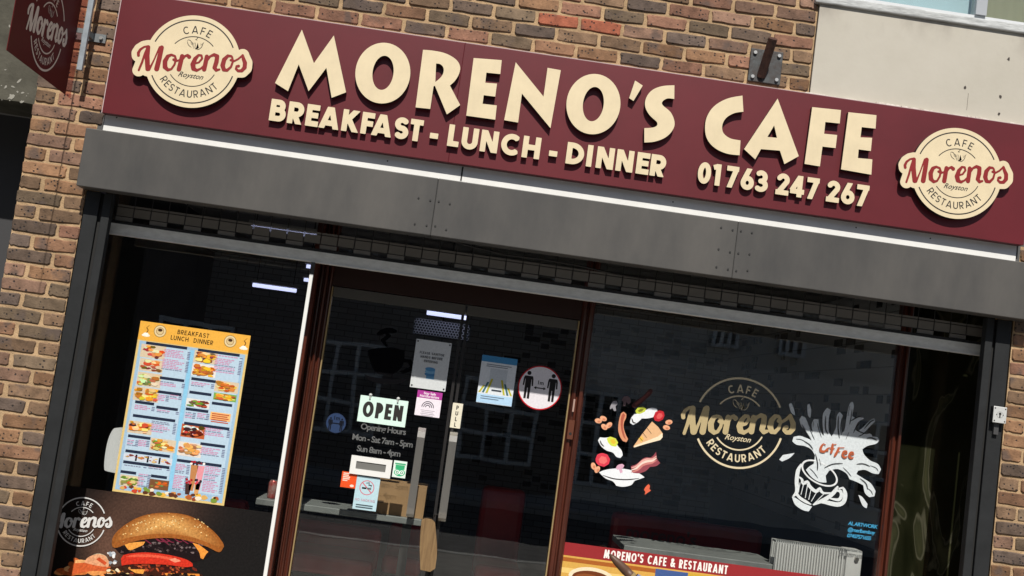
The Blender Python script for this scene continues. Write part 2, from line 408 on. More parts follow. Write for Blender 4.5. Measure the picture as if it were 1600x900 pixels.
    if c == '&': return [[(W, 0), (W * .3, .66)] + arc(W * .42, .8, W * .2, .2 - h, 210, -60, 12) + [(W * .16, .38)] + arc(W * .38, .26, W * .38 - h, .26 - h, 150, 330, 12) + [(W * .96, .5)]]
    return []
GC = {}
def glyph(c, w, W):
    k = (c, round(w, 3), round(W, 3))
    if k not in GC:
        def fn(X, Y):
            d = np.full(X.shape, 9.0)
            for pl in strokes(c, w, W): d = np.minimum(d, sd_boxes(X, Y, pl, w / 2))
            return np.maximum(d, np.abs(Y - .5) - .5)
        st = 1 / 56 if w > .15 else 1 / 72
        GC[k] = outline(fn, -.1 - st * .37, W + .1, -.05 - st * .41, 1.05, st)
    return GC[k]
def text_loops(s, w, gap=.12, squeeze=1.0):
    """list of (loops) per letter, height 1, starting at x=0; returns letters, total width"""
    x = 0; out = []
    for c in s:
        W = WID.get(c, .6) * squeeze
        if c != ' ': out.append([[(p[0] + x, p[1]) for p in l] for l in glyph(c, w, W)])
        x += W + gap
    return out, x - gap
def place_text(s, x, z, h, w=.16, gap=.12, squeeze=1.0, center=False, shear=0.0):
    L, W = text_loops(s, w, gap, squeeze)
    if center: x = x - W * h / 2
    return [[[(x + (p[0] + shear * p[1]) * h, z + p[1] * h) for p in l] for l in g] for g in L]
def arc_text(s, r, mid, w, gap, h, outward=True):
    """letters along a circle round the origin; mid angle in degrees"""
    L, W = text_loops(s, w, gap); out = []; x = 0
    for c in s:
        cw = WID.get(c, .6); g = glyph(c, w, cw); sx = (x + cw / 2 - W / 2) * h
        a = math.radians(mid) - sx / (r + h / 2) if outward else math.radians(mid) + sx / (r + h / 2)
        for l in g:
            q = []
            for p in l:
                u = (p[0] - cw / 2) * h; v = p[1] * h
                if outward: rr = r + v; q.append((rr * math.cos(a) + u * math.sin(a), rr * math.sin(a) - u * math.cos(a)))
                else: rr = r + h - v; q.append((rr * math.cos(a) - u * math.sin(a), rr * math.sin(a) + u * math.cos(a)))
            out.append((g, l, q))
        x += cw + gap
    res = {}
    for g, l, q in out: res.setdefault((id(g), round(q[0][0], 1)), [])
    letters = []; x = 0
    cur = None
    for g, l, q in out:
        if cur is None or l is g[0]: cur = []; letters.append(cur)
        cur.append(q)
    return letters
def font_loops_mesh(mb, s, x, z, h, y, bold=0.0, shear=0.0, align='LEFT', spacing=1.0, place=None):
    """small print set in Blender's built-in face"""
    cu = bpy.data.curves.new('print', 'FONT'); cu.body = s; cu.size = h * 1.35; cu.align_x = align; cu.shear = shear; cu.offset = bold * h; cu.space_character = spacing
    cu.resolution_u = 3
    o = bpy.data.objects.new('print', cu); COL.objects.link(o)
    me = o.to_mesh(); place = place or front(y)
    vs = [place(x + v.co.x, z + v.co.y) for v in me.vertices]; fs = [tuple(p.vertices) for p in me.polygons]
    mb.add(vs, fs); o.to_mesh_clear(); bpy.data.objects.remove(o); bpy.data.curves.remove(cu)
def art(name, layers, y, parent, material=None, step=0.00025, place=None):
    """layers of (loops, colour) printed one over the other"""
    mb = MB()
    for i, (loops, c) in enumerate(layers):
        mb.col = c; mb.flat(loops, (place or front)(y - step * (i + 1)))
    return mb.build(name, material or PRINT, parent, colors=True)

# ------------------------------------------------------------------ common colours
CREAM = mat('cream_face', (0.74, 0.625, 0.42), 0.5, spec=0.3, var=.07, vscale=9)
BLACKEDGE = mat('dark_letter_edge', (0.02, 0.012, 0.012), 0.5)
MAROON = mat('maroon_sign_face', (0.118, 0.009, 0.015), 0.42, spec=0.5, var=0.14, vscale=1.5)
MAROON2 = mat('maroon_sign_face_two', (0.122, 0.010, 0.016), 0.42, spec=0.5, var=0.14, vscale=1.7)
DARKBOX = mat('shutter_box_paint', (0.052, 0.051, 0.050), 0.55, col2=(0.088, 0.083, 0.077), vscale=2.6, stretch=(1, 1, .4), bump=0.35, bscale=9, rvar=0.1)
BLACKPOST = mat('black_post_paint', (0.022, 0.0235, 0.025), 0.6, spec=.22, var=0.2, vscale=9, bump=0.15, bscale=50)
STEEL = mat('satin_steel', (0.55, 0.53, 0.49), 0.33, 0.95, bump=0.05, bscale=200)
WHITE = mat('white_paint', (0.80, 0.80, 0.78), 0.4)
WHITEPL = mat('white_plastic', (0.78, 0.79, 0.80), 0.35)
MAHOG = mat('mahogany_stain', (0.105, 0.026, 0.014), 0.28, col2=(0.040, 0.011, 0.0065), vscale=9, stretch=(6, 6, 0.35), bump=0.12, bscale=30, spec=0.6)
BRASS = mat('brass_strip', (0.70, 0.52, 0.25), 0.35, 0.7)
RENDER = mat('cream_render', (0.53, 0.50, 0.435), 0.9, col2=(0.48, 0.45, 0.385), vscale=2.2, bump=0.15, bscale=40, spec=0.15)
CONC = mat('weathered_concrete', (0.105, 0.10, 0.08), 0.9, col2=(0.06, 0.057, 0.045), vscale=7, bump=0.6, bscale=60, spec=0.15)
INK = mat('black_ink', (0.02, 0.018, 0.017), 0.5)
REDINK = mat('red_lettering', (0.25, 0.012, 0.013), 0.45)
RUST = mat('rusted_steel', (0.085, 0.035, 0.022), 0.8, col2=(0.04, 0.018, 0.014), vscale=25, bump=0.5, bscale=90)
PLATE = mat('grey_steel_plate', (0.085, 0.095, 0.10), 0.5, 0.4, col2=(0.05, 0.035, 0.03), vscale=16, bump=0.2)
BOLT = mat('zinc_bolt', (0.62, 0.62, 0.60), 0.35, 0.8)
DARKIN = mat('dark_interior', (0.045, 0.045, 0.048), 0.8)
YW = 0.385
YG = 0.49                                          # glass line of the shopfront

# ------------------------------------------------------------------ ground and street
tag(box('pavement', mat('paving', (0.20, 0.19, 0.175), 0.9, var=0.2, vscale=3, bump=0.3), None, -40, 40, -4.8, 0.45, -0.3, 0.0), kind='structure')
tag(box('kerb', mat('kerb_granite', (0.30, 0.30, 0.29), 0.85, var=0.2, vscale=12), None, -40, 40, -4.95, -4.803, -0.3, 0.004), kind='structure')
tag(box('road', mat('asphalt', (0.045, 0.045, 0.048), 0.9, var=0.3, vscale=30, bump=0.4, bscale=150), None, -300, 300, -300, -4.953, -0.5, -0.12), kind='structure')

# ------------------------------------------------------------------ brickwork
def brick_mesh(L, H, seed):
    r = random.Random(seed); pts = []
    c = 0.006; nx = 4
    base = [(-L / 2 + c, -H / 2)] + [(-L / 2 + L * k / nx, -H / 2) for k in range(1, nx)] + [(L / 2 - c, -H / 2), (L / 2, -H / 2 + c), (L / 2, 0), (L / 2, H / 2 - c), (L / 2 - c, H / 2)] + [(L / 2 - L * k / nx, H / 2) for k in range(1, nx)] + [(-L / 2 + c, H / 2), (-L / 2, H / 2 - c), (-L / 2, 0), (-L / 2, -H / 2 + c)]
    o = [(x + r.uniform(-.0033, .0033), z + r.uniform(-.0030, .0030)) for x, z in base]; n = len(o)
    ins = [(x * (1 - 0.0085 / L), z * (1 - 0.009 / H)) for x, z in o]
    tx, tz = r.uniform(-.003, .003), r.uniform(-.002, .002)
    v = [(x, -0.0005 + tx * x / L * 2 + tz * z / H * 2, z) for x, z in ins] + [(x, 0.0045, z) for x, z in o] + [(x, 0.035, z) for x, z in o]
    f = [tuple(range(n))] + [(i, i + n, (i + 1) % n + n, (i + 1) % n) for i in range(n)] + [(i + n, i + 2 * n, (i + 1) % n + 2 * n, (i + 1) % n + n) for i in range(n)]
    me = bpy.data.meshes.new('brick'); me.from_pydata(v, [], [tuple(reversed(q)) if k else q for k, q in enumerate(f)])
    me.materials.append(BRICK); return me
BM = {}
def get_brick(L, H):
    k = (round(L, 2), rng.randrange(4))
    if k not in BM: BM[k] = brick_mesh(k[0], H, len(BM) + 11)
    return BM[k]
TONES = [((0.33, 0.215, 0.13), 5), ((0.29, 0.185, 0.12), 5), ((0.25, 0.185, 0.125), 5), ((0.33, 0.20, 0.145), 3), ((0.17, 0.14, 0.115), 3), ((0.15, 0.128, 0.112), 3), ((0.215, 0.18, 0.13), 4), ((0.30, 0.21, 0.16), 3)]
def tone():
    t = rng.choices([a for a, _ in TONES], [w for _, w in TONES])[0]; k = rng.uniform(.46, .86)
    return (t[0] * k * 1.10, t[1] * k * .94, t[2] * k * .86, 1)
def lay(wall, x, z, L, col=None, margin=70, y=0.0):
    u, v = proj(x, y, z)
    if not (-margin - 60 < u < 1600 + margin + 60 and -margin < v < 900 + margin): return
    o = link_mesh('brick', get_brick(L, 0.0615), (x, y, z), wall); o.color = col or tone()
    o.rotation_euler = (0, rng.uniform(-.006, .006), 0)

bld = thing('cafe_building', (0.3, 0.15, 0), 'two-storey brown brick building carrying the maroon cafe sign', 'building')
P = 0.0745
# upper wall over the sign
ORANGE = (0.33, 0.105, 0.06, 1)
wt = MB().box(-2.325, 1.627, 0.0065, 0.22, 3.32, 4.30).build('brick_wall', MORTAR, bld)
for r in range(-1, 9):
    zc = 3.476 + P * (r + .5); j0 = 0.267 + (0.113 if r % 2 else 0)
    xs = j0 - 0.2268 * 12
    while xs < 1.63:
        a, b = max(xs, -1.955 if r < 0 else -2.32), min(xs + .2268, 1.63)
        if b - a > 0.05:
            L = b - a - .014; c = None
            if r == 1 and (abs(xs - 0.153) < .03 or abs(xs - 0.38) < .03) or r == 3 and abs(xs + 0.3) < .04: c = ORANGE
            lay(wt, (a + b) / 2, zc, L, c)
        xs += .2268
box('lintel', mat('lintel_dark', (.10, .10, .10), .9), bld, -2.32, 3.55, 0.007, 0.585, 2.6515, 3.319)
# left pier
wl = MB().box(-2.3215, -1.99, 0.0060, 0.215, 0.0, 3.3185).build('brick_wall', MORTAR, bld)
for r in range(-27, 14):
    zc = 2.3884 + P * (r + .5); s, e = -2.328, -1.985
    if zc > 2.66: e = -1.962
    j = s + .2325 if r % 2 == 0 else s + .117
    lay(wl, (s + j) / 2 - .003, zc, j - s - .014); lay(wl, (j + e) / 2 + .002, zc, e - j - .012)
# right pier
wr = MB().box(2.838, 3.551, 0.0060, 0.215, 0.0, 2.75).build('brick_wall', MORTAR, bld)
for r in range(-25, 8):
    zc = 2.1445 + P * (r + .5); x = 2.835; first = .112 if r % 2 else .2268
    while x < 3.5:
        w = first if first else .2268; first = None
        lay(wr, x + w / 2, zc, w - .014); x += w
# cream rendered panel, sill and window above it
n_ = RENDER.node_tree.nodes; l_ = RENDER.node_tree.links; pb = n_['Principled BSDF']; src = pb.inputs['Base Color'].links[0].from_socket
tc_ = n_.new('ShaderNodeTexCoord'); sp_ = n_.new('ShaderNodeSeparateXYZ'); l_.new(tc_.outputs['Object'], sp_.inputs[0])
g_ = n_.new('ShaderNodeMapRange'); g_.inputs[1].default_value = .13; g_.inputs[2].default_value = .26; l_.new(sp_.outputs[2], g_.inputs[0])
no_ = n_.new('ShaderNodeTexNoise'); no_.inputs['Scale'].default_value = 4.5; no_.inputs['Detail'].default_value = 6; mp_ = n_.new('ShaderNodeMapping'); mp_.inputs['Scale'].default_value = (1.3, 1, .8); l_.new(tc_.outputs['Object'], mp_.inputs[0]); l_.new(mp_.outputs[0], no_.inputs['Vector'])
q1 = n_.new('ShaderNodeMapRange'); q1.inputs[1].default_value = .48; q1.inputs[2].default_value = .66; q1.inputs[4].default_value = .8; l_.new(no_.outputs[0], q1.inputs[0])
mu_ = n_.new('ShaderNodeMath'); mu_.operation = 'MULTIPLY'; l_.new(g_.outputs[0], mu_.inputs[0]); l_.new(q1.outputs[0], mu_.inputs[1])
mx_ = n_.new('ShaderNodeMix'); mx_.data_type = 'RGBA'; mx_.inputs[7].default_value = (.34, .31, .27, 1); l_.new(mu_.outputs[0], mx_.inputs[0]); l_.new(src, mx_.inputs[6]); l_.new(mx_.outputs[2], pb.inputs['Base Color'])
pan = box('rendered_panel', RENDER, bld, 1.630, 3.55, -0.012, 0.2, 3.33, 3.885)
box('crack', mat('hole_dark', (.06, .05, .045), .9), pan, 2.47, 2.4712, -0.0135, -0.012, 3.43, 3.52)
for q in ((1576, 92), (1563, 151), (1508, 137), (1561, 178)):
    x, z = at(*q, -.013); MB().flat([disc(x, z, .007, .009, 9, jit=.3)], front(-.0135)).build('drill_hole', MATS['hole_dark'], pan)
# flaking edge strip along the foot of the render
fl = MB(); x = 1.6
while x < 3.3:
    w = rng.uniform(.03, .12); fl.box(x, x + w, -0.02 - rng.uniform(0, .01), -0.0125, 3.372, 3.389 + rng.uniform(0, .010)); x += w + rng.uniform(0, .008)
fl.build('flaking_edge', mat('flaking_paint', (.74, .72, .66), .9, col2=(.42, .36, .30), vscale=40), pan)
sillm = mat('flaking_sill_paint', (0.55, 0.57, 0.57), 0.6, col2=(0.28, 0.29, 0.29), vscale=9, bump=0.6, bscale=30, stretch=(1, 3, 5))
sb = MB(); sb.add([(1.60, -.030, 3.885), (3.55, -.030, 3.885), (3.55, .09, 3.885), (1.60, .09, 3.885), (1.60, -.028, 3.93), (3.55, -.028, 3.93), (3.55, .09, 3.955), (1.60, .09, 3.955)],
                  [(0, 3, 2, 1), (4, 5, 6, 7), (0, 1, 5, 4), (1, 2, 6, 5), (2, 3, 7, 6), (3, 0, 4, 7)])
sb.build('window_sill', sillm, bld, bevel=.006)
win = box('window', mat('upper_frame_white', (.62, .64, .66), .5), bld, 1.632, 3.54, 0.115, 0.19, 3.957, 4.0)
box('mullion', mat('upper_frame_grey', (.36, .38, .41), .5), win, 2.515, 2.575, 0.10, 0.17, 4.001, 5.2)
box('pane', glass_mat('upper_plain_glass', (.9, .92, .9, 1), base=0.06), win, 1.66, 2.513, 0.128, 0.134, 4.001, 5.2)
box('pane', glass_mat('upper_plain_glass', (.9, .92, .9, 1), base=0.06), win, 2.577, 3.5, 0.128, 0.134, 4.001, 5.2)
cu = MB(); n = 60
cu.add([(2.56 + i * .95 / n, 0.21 + .008 * math.sin(i * .9), z) for i in range(n + 1) for z in (3.99, 5.2)], [(2 * i, 2 * i + 2, 2 * i + 3, 2 * i + 1) for i in range(n)])
cu.build('net_curtain', mat('olive_net', (.33, .32, .22), .9), win, smooth=True)
box('sky_reflection_sheet', mat('painted_sky_blue', (.50, .66, .76), .8, var=.06, vscale=2), win, 1.65, 2.54, 0.205, 0.209, 3.99, 5.2)  # added sheet; its pale blue stands in for sky reflected in the pane
box('upper_room', DARKIN, win, 1.632, 3.54, 0.3, 0.32, 3.96, 5.25)

# concrete lintel and dark passage of the next building
nb = thing('neighbouring_passage', (-3.4, .2, 0), 'dark open passage under a stained concrete beam left of the brick pier', 'building')
cb = MB(); bot = [(-6.0 + i * 3.665 / 40, 2.772 + rng.uniform(-.006, .006)) for i in range(41)]
cb.solid([bot + [(-2.335, 4.4), (-6.0, 4.4)]], front(0.10), front(0.5)); cb.build('concrete_beam', CONC, nb, recalc=True)
for k in range(18):
    u, v = rng.uniform(2, 46), rng.uniform(8, 160)
    if rng.random() < .5: v = rng.uniform(125, 160)
    if u > 60 - (v - 115) * .18 - 4: continue
    x, z = at(u, v, .098); r = rng.choice((.003, .004, .005, .007, .013)); MB().flat([disc(x, z, r * rng.uniform(.5, 1.4), r * rng.uniform(.3, .9), 9, rng.uniform(-1, 1), .45)], front(.0985 - k * .00004)).build('lime_splash', mat('lime_white', (.32, .31, .27), .9), nb)
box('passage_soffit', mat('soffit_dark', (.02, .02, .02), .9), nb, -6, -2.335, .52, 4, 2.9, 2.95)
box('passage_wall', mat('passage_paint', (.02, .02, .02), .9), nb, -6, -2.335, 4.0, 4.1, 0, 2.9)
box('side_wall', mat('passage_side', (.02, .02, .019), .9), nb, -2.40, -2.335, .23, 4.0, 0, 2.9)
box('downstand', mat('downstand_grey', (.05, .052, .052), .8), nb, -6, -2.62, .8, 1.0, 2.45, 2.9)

# ------------------------------------------------------------------ fascia sign
YS = -0.05
sign = thing('fascia_sign', (0.43, YS / 2, 2.748), "long maroon fascia sign reading Moreno's Cafe in raised cream letters", 'shop sign')
SX0, SX1, SZ0, SZ1 = -1.960, 2.826, 2.748, 3.381
for a, b, m in ((SX0, -0.1966, MAROON), (-0.1964, SX1, MAROON2)):
    box('panel', m, sign, a, b, YS, -0.004, SZ0, SZ1, bevel=.002)
ed = MB().box(SX0 - .004, SX0 - .0003, YS + .001, -.004, SZ0, SZ1).box(SX0, SX1, YS + .001, -.004, SZ1 + .0003, SZ1 + .003)
ed.build('edge_highlight', mat('pale_highlight', (.55, .42, .42), .5), sign)  # pale strips added along the sign edges, highlight put into their colour
tb = MB().box(-1.957, 2.812, -0.0036, 0.004, 2.6505, 2.7475); tb.build('trim_board', mat('white_trim', (0.80, 0.80, 0.78), 0.5, var=.07, vscale=5), sign)
nl = MB()
for q in ((183, 180), (606, 248), (1052, 312), (1338, 352), (1454, 369)):
    x, z = at(*q, -.004); nl.flat([disc(x, z - .012, .004, .004, 8)], front(-.0042))
x, z = at(723, 262, -.004); nl.box(x - .004, x + .004, -.006, -.0041, 2.672, 2.745)
nl.build('nail_head', INK, sign)

LT = 0.030                                         # raised letters: face stands this far off the panel
def letter(loops, parent=sign, name='letter', t=LT):
    yf = YS - t
    b = MB().solid(loops, front(yf), front(YS - .0006)).build(name, BLACKEDGE, parent, recalc=True)
    MB().flat(loops, front(yf - .0008)).build('face', CREAM, b)
    return b
YL = YS - LT
big = []
A_ = (420, 40, 6.6667); B_ = (640, 70, 6.6667); C_ = (860, 100, 6.6667); D_ = (1080, 145, 5.0)
def ell(cx, cy, rx, ry, rot): return disc(cx, cy, rx, ry, 56, math.radians(rot))
big.append(([[(345, 42), (470, 392), (678, 103), (805, 695), (655, 752), (600, 440), (415, 683), (312, 403), (200, 683), (65, 598)]], A_, 0))
big.append(([ell(1188, 495, 286, 317, 8), ell(1190, 492, 109, 179, 8)], A_, 0))
big.append(([[(140, 52), (235, 60), (350, 82), (440, 122), (503, 175), (527, 240), (512, 310), (472, 375), (420, 425), (527, 628), (388, 725), (263, 425), (249, 435), (215, 668), (62, 652)],
             [(276, 195), (315, 200), (345, 225), (356, 262), (345, 310), (312, 352), (268, 388)]], B_, 1))
big.append(([[(667, 138), (960, 160), (945, 305), (800, 290), (788, 395), (910, 405), (892, 540), (772, 525), (760, 615), (908, 632), (892, 780), (590, 738)]], B_, 0))
big.append(([[(1105, 182), (1395, 540), (1437, 240), (1575, 265), (1467, 868), (1170, 508), (1130, 810), (985, 785)]], B_, 0))
big.append(([ell(448, 418, 281, 315, 8), ell(447, 418, 108, 180, 8)], C_, 0))
big.append(([[(882, 172), (962, 225), (865, 385), (820, 355)]], C_, 0))
big.append(([[(1292, 222), (1290, 365), (1225, 358), (1180, 378), (1160, 405), (1175, 435), (1250, 500), (1288, 580), (1290, 650), (1250, 720), (1180, 775), (1080, 810), (978, 818), (978, 668), (1055, 664), (1100, 650), (1115, 630), (1105, 600), (1040, 540), (1000, 480), (985, 420), (995, 360), (1030, 300), (1090, 255), (1180, 228)]], C_, 1))
big.append(([[(400, 22), (408, 148), (340, 158), (280, 190), (248, 235), (242, 285), (260, 325), (310, 358), (385, 372), (378, 488), (290, 478), (215, 450), (155, 405), (118, 345), (108, 270), (120, 195), (160, 125), (220, 75), (300, 40)]], D_, 1))
big.append(([[(675, 45), (840, 495), (728, 557), (693, 452), (545, 440), (500, 520), (413, 440)], [(648, 255), (670, 352), (595, 345)]], D_, 0))
big.append(([[(945, 112), (1170, 135), (1160, 240), (1048, 228), (1038, 320), (1140, 330), (1128, 432), (1025, 420), (1005, 575), (885, 555)]], D_, 0))
big.append(([[(1228, 152), (1447, 175), (1440, 280), (1332, 268), (1322, 348), (1413, 352), (1403, 455), (1308, 442), (1302, 510), (1415, 520), (1407, 640), (1170, 598)]], D_, 0))
for loops, z, sm in big:
    letter([tr(smooth(l) if sm else l, *z, YL) for l in loops])
# strap line and telephone number: (character, left edge, width) read along the base line of each enlarged crop
LT2 = 0.025
def small_letters(seq, x0, y0, s, yb, slope, hpx, w):
    for c, xl, wd in seq:
        xa, za = at(x0 + xl / s, y0 + (yb + slope * xl) / s, YS - LT2)
        xb, _ = at(x0 + (xl + wd) / s, y0 + (yb + slope * (xl + wd)) / s, YS - LT2)
        H = hpx
        g = glyph(c, w, (xb - xa) / H)
        letter([[(xa + p[0] * H, za + p[1] * H) for p in l] for l in g], t=LT2)
small_letters([('B', 48, 125), ('R', 188, 122), ('E', 330, 100), ('A', 438, 152), ('K', 612, 135), ('F', 762, 98), ('A', 848, 152), ('S', 1020, 112), ('T', 1140, 100), ('-', 1300, 64), ('L', 1440, 88)], 410, 145, 5.0, 207, .1428, .1125, .25)
small_letters([('U', 166, 106), ('N', 290, 114), ('C', 425, 130), ('H', 566, 116), ('-', 742, 54), ('D', 855, 115), ('I', 986, 42), ('N', 1053, 114), ('N', 1183, 112), ('E', 1316, 84), ('R', 1408, 100)], 680, 180, 4.2105, 194, .1428, .1125, .25)
small_letters([('0', 99, 108), ('1', 225, 62), ('7', 335, 100), ('6', 458, 110), ('3', 577, 108), ('2', 752, 108), ('4', 872, 116), ('7', 1005, 102), ('2', 1173, 108), ('6', 1295, 112), ('7', 1420, 102)], 1070, 240, 5.3333, 229, .1428, .1125, .23)

# ------------------------------------------------------------------ the round logo (drawn once, ring radius 1)
Lx, Lz = at(200 + 570 / 5.625, 20 + 430 / 5.625, YL); LR = at(200 + 570 / 5.625, 20 + 430 / 5.625, YL)[1]
LR = at(200 + 565 / 5.625, 20 + 62 / 5.625, YL)[1] - Lz
def loc(pts, x0=200, y0=60, s=8.0):
    o = []
    for p in pts:
        q = at(x0 + p[0] / s, y0 + p[1] / s, YL); o.append(((q[0] - Lx) / LR, (q[1] - Lz) / LR) + ((p[2] / s / 305 / LR,) if len(p) > 2 else ()))
    return o
WORD = [[(135, 215, 18), (133, 185, 18), (158, 142, 15), (205, 110, 12), (258, 100, 12)], [(138, 400, 13), (180, 300, 14), (215, 190, 12), (250, 108, 12)],
        [(258, 112, 24), (242, 220, 31), (250, 384, 29)], [(268, 395, 14), (330, 270, 9), (398, 112, 10)], [(425, 118, 27), (395, 250, 30), (362, 384, 31)],
        [(590, 225, 14), (545, 208, 15), (500, 228, 23), (466, 290, 29), (466, 360, 29), (500, 398, 19), (545, 388, 13), (585, 330, 13), (603, 265, 13), (590, 225, 14)],
        [(572, 268, 15), (600, 288, 13), (645, 275, 11)], [(680, 225, 26), (662, 300, 28), (640, 390, 28)], [(678, 275, 12), (715, 225, 14), (748, 215, 18), (768, 235, 25)],
        [(840, 318, 11), (890, 303, 12), (930, 255, 13), (922, 216, 13), (885, 213, 15), (842, 260, 25), (814, 330, 31), (822, 382, 28), (860, 404, 18), (910, 383, 12), (950, 345, 10)],
        [(988, 230, 25), (975, 300, 27), (955, 392, 27)], [(985, 290, 12), (1030, 228, 14), (1080, 207, 20), (1118, 228, 26), (1108, 300, 28), (1085, 368, 26), (1105, 402, 19), (1145, 392, 13)],
        [(1292, 225, 14), (1250, 222, 19), (1205, 270, 27), (1186, 340, 29), (1200, 394, 24), (1240, 404, 18), (1290, 360, 14), (1315, 290, 13), (1305, 240, 13), (1292, 225, 14)],
        [(1288, 275, 15), (1330, 287, 12), (1380, 262, 12), (1432, 218, 12)], [(1436, 215, 15), (1446, 260, 22), (1465, 310, 26), (1460, 368, 26), (1425, 408, 21), (1380, 410, 18), (1352, 385, 14), (1360, 352, 14), (1384, 350, 19)]]
WORDL = [loc(s) for s in WORD]
def word_sdf(X, Y, fat=0.0):
    d = np.full(X.shape, 9.0)
    for s in WORDL: d = np.minimum(d, sd_brush(X, Y, s))
    return d - fat
WORD_OUT = outline(lambda X, Y: word_sdf(X, Y), -1.45, 1.5, -.5, .62, .0103)
WORD_FAT = outline(lambda X, Y: word_sdf(X, Y, .012), -1.45, 1.5, -.5, .62, .0103)
PLATE_OUT = outline(lambda X, Y: np.minimum(np.hypot(X, Y) - 1.115, word_sdf(X, Y, .125)), -1.65, 1.7, -1.25, 1.25, .0151)
def ang(p): return math.degrees(math.atan2(p[1], p[0]))
def ring(r, w, a0, a1):
    n = 40; o = arc(0, 0, r + w / 2, r + w / 2, a0, a1, n); i = arc(0, 0, r - w / 2, r - w / 2, a1, a0, n); return o + i
def z2(x, y): return loc([(x, y)], 200, 20, 5.625)[0]
AT0, AT1 = ang(z2(232, 250)), ang(z2(922, 312)); AB0, AB1 = ang(z2(208, 552)), ang(z2(922, 560)); IT0, IT1 = ang(z2(408, 268)), ang(z2(752, 298)); IB0, IB1 = ang(z2(372, 545)), ang(z2(760, 545))
def roy():
    b = MB(); font_loops_mesh(b, 'Royston', 0, -.40, .13, 0, bold=.012, shear=.45, align='CENTER'); return b
CUP = [[(-.2, .46), (-.19, .50), (-.13, .49), (-.06, .40), (-.03, .31)], [(-.2, .46), (-.16, .38), (-.08, .33)], [(-.12, .45), (-.09, .40), (-.07, .46), (-.04, .41), (-.02, .46)], [(0, .46), (.0, .34), (.03, .30), (.05, .46), (.09, .34)],
       [(.02, .33), (.08, .30), (.15, .37), (.17, .45), (.19, .50)], [(.11, .46), (.13, .41), (.16, .47)], [(-.02, .61), (.03, .60), (.02, .56), (-.02, .53), (.03, .52)]]
def logo_groups(lw=.028, tw=.13, fat=False, cup=True):
    A0 = AT0 % 360; A1 = AT1 % 360
    lines = [[ring(1, lw, min(AT0, AT1), max(AT0, AT1))], [ring(.60, lw * .7, min(IT0, IT1), max(IT0, IT1))]]
    b0, b1 = (AB0 % 360), (AB1 % 360); lines.append([ring(1, lw, min(b0, b1), max(b0, b1))])
    b0, b1 = (IB0 % 360), (IB1 % 360); lines.append([ring(.60, lw * .7, min(b0, b1), max(b0, b1))])
    if cup: lines += [[ribbon(c, .014)] for c in CUP]
    lines += arc_text('CAFE', .675, 90, tw, .36, .185, True)
    lines += arc_text('RESTAURANT', .70, 270, tw, .19, .175, False)
    return lines, (WORD_FAT if fat else WORD_OUT)
def put(loops, x, z, r): return [[(x + p[0] * r, z + p[1] * r) for p in l] for l in loops]
def badge(x, z, r):
    b = MB().solid(put(PLATE_OUT, x, z, r), front(YL - .004), front(YS - .0006)).build('badge', BLACKEDGE, sign, recalc=True)
    MB().flat(put(PLATE_OUT, x, z, r), front(YL - .005)).build('badge_face', CREAM, b)
    ln, wd = logo_groups(); m = MB()
    for g in ln: m.flat(put(g, x, z, r), front(YL - .0056))
    ry = roy(); m.add([(x + v[0] * r, YL - .0056, z + v[2] * r) for v in ry.v], ry.f)
    m.build('ring_lettering', INK, b)
    MB().flat(put(wd, x, z, r), front(YL - .006)).build('word', REDINK, b)
badge(Lx, Lz, LR)
Rx, Rz = at(1494, 271, YL); badge(Rx, Rz, LR * 1.0)

# ------------------------------------------------------------------ roller shutter: housing, guides, curtain, bottom rail
sh = thing('roller_shutter', (0.42, 0.0, 0), 'dark grey roller shutter housing with rolled-up brick-bond curtain and black side guides', 'shutter')
seams = [-2.005, -0.2305, 1.3115, 2.90]
for a, b in zip(seams, seams[1:]):
    box('housing', DARKBOX, sh, a + .0001, b - .0001, -0.11, 0.004, 2.354, 2.649, bevel=.004)
RIV = mat('rivet_grey', (.05, .05, .05), .4, .3)
for s, zz in ((-0.2305, (2.40, 2.53)), (1.3115, (2.40, 2.49, 2.60))):
    for z in zz:
        for dx in (-.085, -.025, .018, .075): zz_ = z + rng.uniform(-.006, .006); MB().tube([(s + dx, -.109, zz_), (s + dx, -.1135, zz_)], .005, 8).build('rivet', RIV, sh)
for a, b in ((-1.984, -1.912), (-1.894, -1.852), (2.694, 2.734), (2.750, 2.828)):
    box('guide', BLACKPOST, sh, a, b, -0.002, 0.05, 0.0, 2.352, bevel=.004)
for a, b in ((-1.9119, -1.8941), (2.7341, 2.7499)):
    box('guide_web', mat('guide_groove', (.012, .012, .012), .8), sh, a, b, 0.02, 0.048, 0.0, 2.35)
SLAT = mat('shutter_slat_metal', (0.21, 0.195, 0.175), 0.5, 0.0, var=.2, vscale=3)
me_a = None
def slat(x, z, w, h):
    b = MB().box(x, x + w, .134, .142, z, z + h); return b.build('slat', SLAT, sh)
x = -1.86; k = 0
while x < 2.70:
    slat(x, 2.2625, .082, .043)
    if k % 2 == 0: slat(x - .003, 2.2365, .088, .021)
    slat(x, 2.3105, .082, .010)
    x += .0885; k += 1
wr_ = MB(); x = -1.8632
while x < 2.73: wr_.box(x - .0016, x + .0016, .1355, .1405, 2.245, 2.60); x += .0885
wr_.box(-1.87, 2.735, .1365, .1395, 2.307, 2.3095).box(-1.87, 2.735, .1365, .1395, 2.259, 2.2615)
wr_.build('link_rod', mat('link_dark', (.03, .028, .027), .5), sh)
box('curtain_roll', mat('roll_dark', (.02, .02, .02), .8), sh, -1.87, 2.735, .15, .33, 2.42, 2.64)
rl = MB().box(-1.888, 2.748, .125, .150, 2.168, 2.2185).box(-1.888, 2.748, .119, .153, 2.160, 2.1678)
rl.build('bottom_rail', mat('galvanised_rail', (.86, .85, .79), .5, 0.0, col2=(.70, .69, .63), vscale=14, stretch=(1.2, 1, 3), bump=.2, bscale=40), sh)
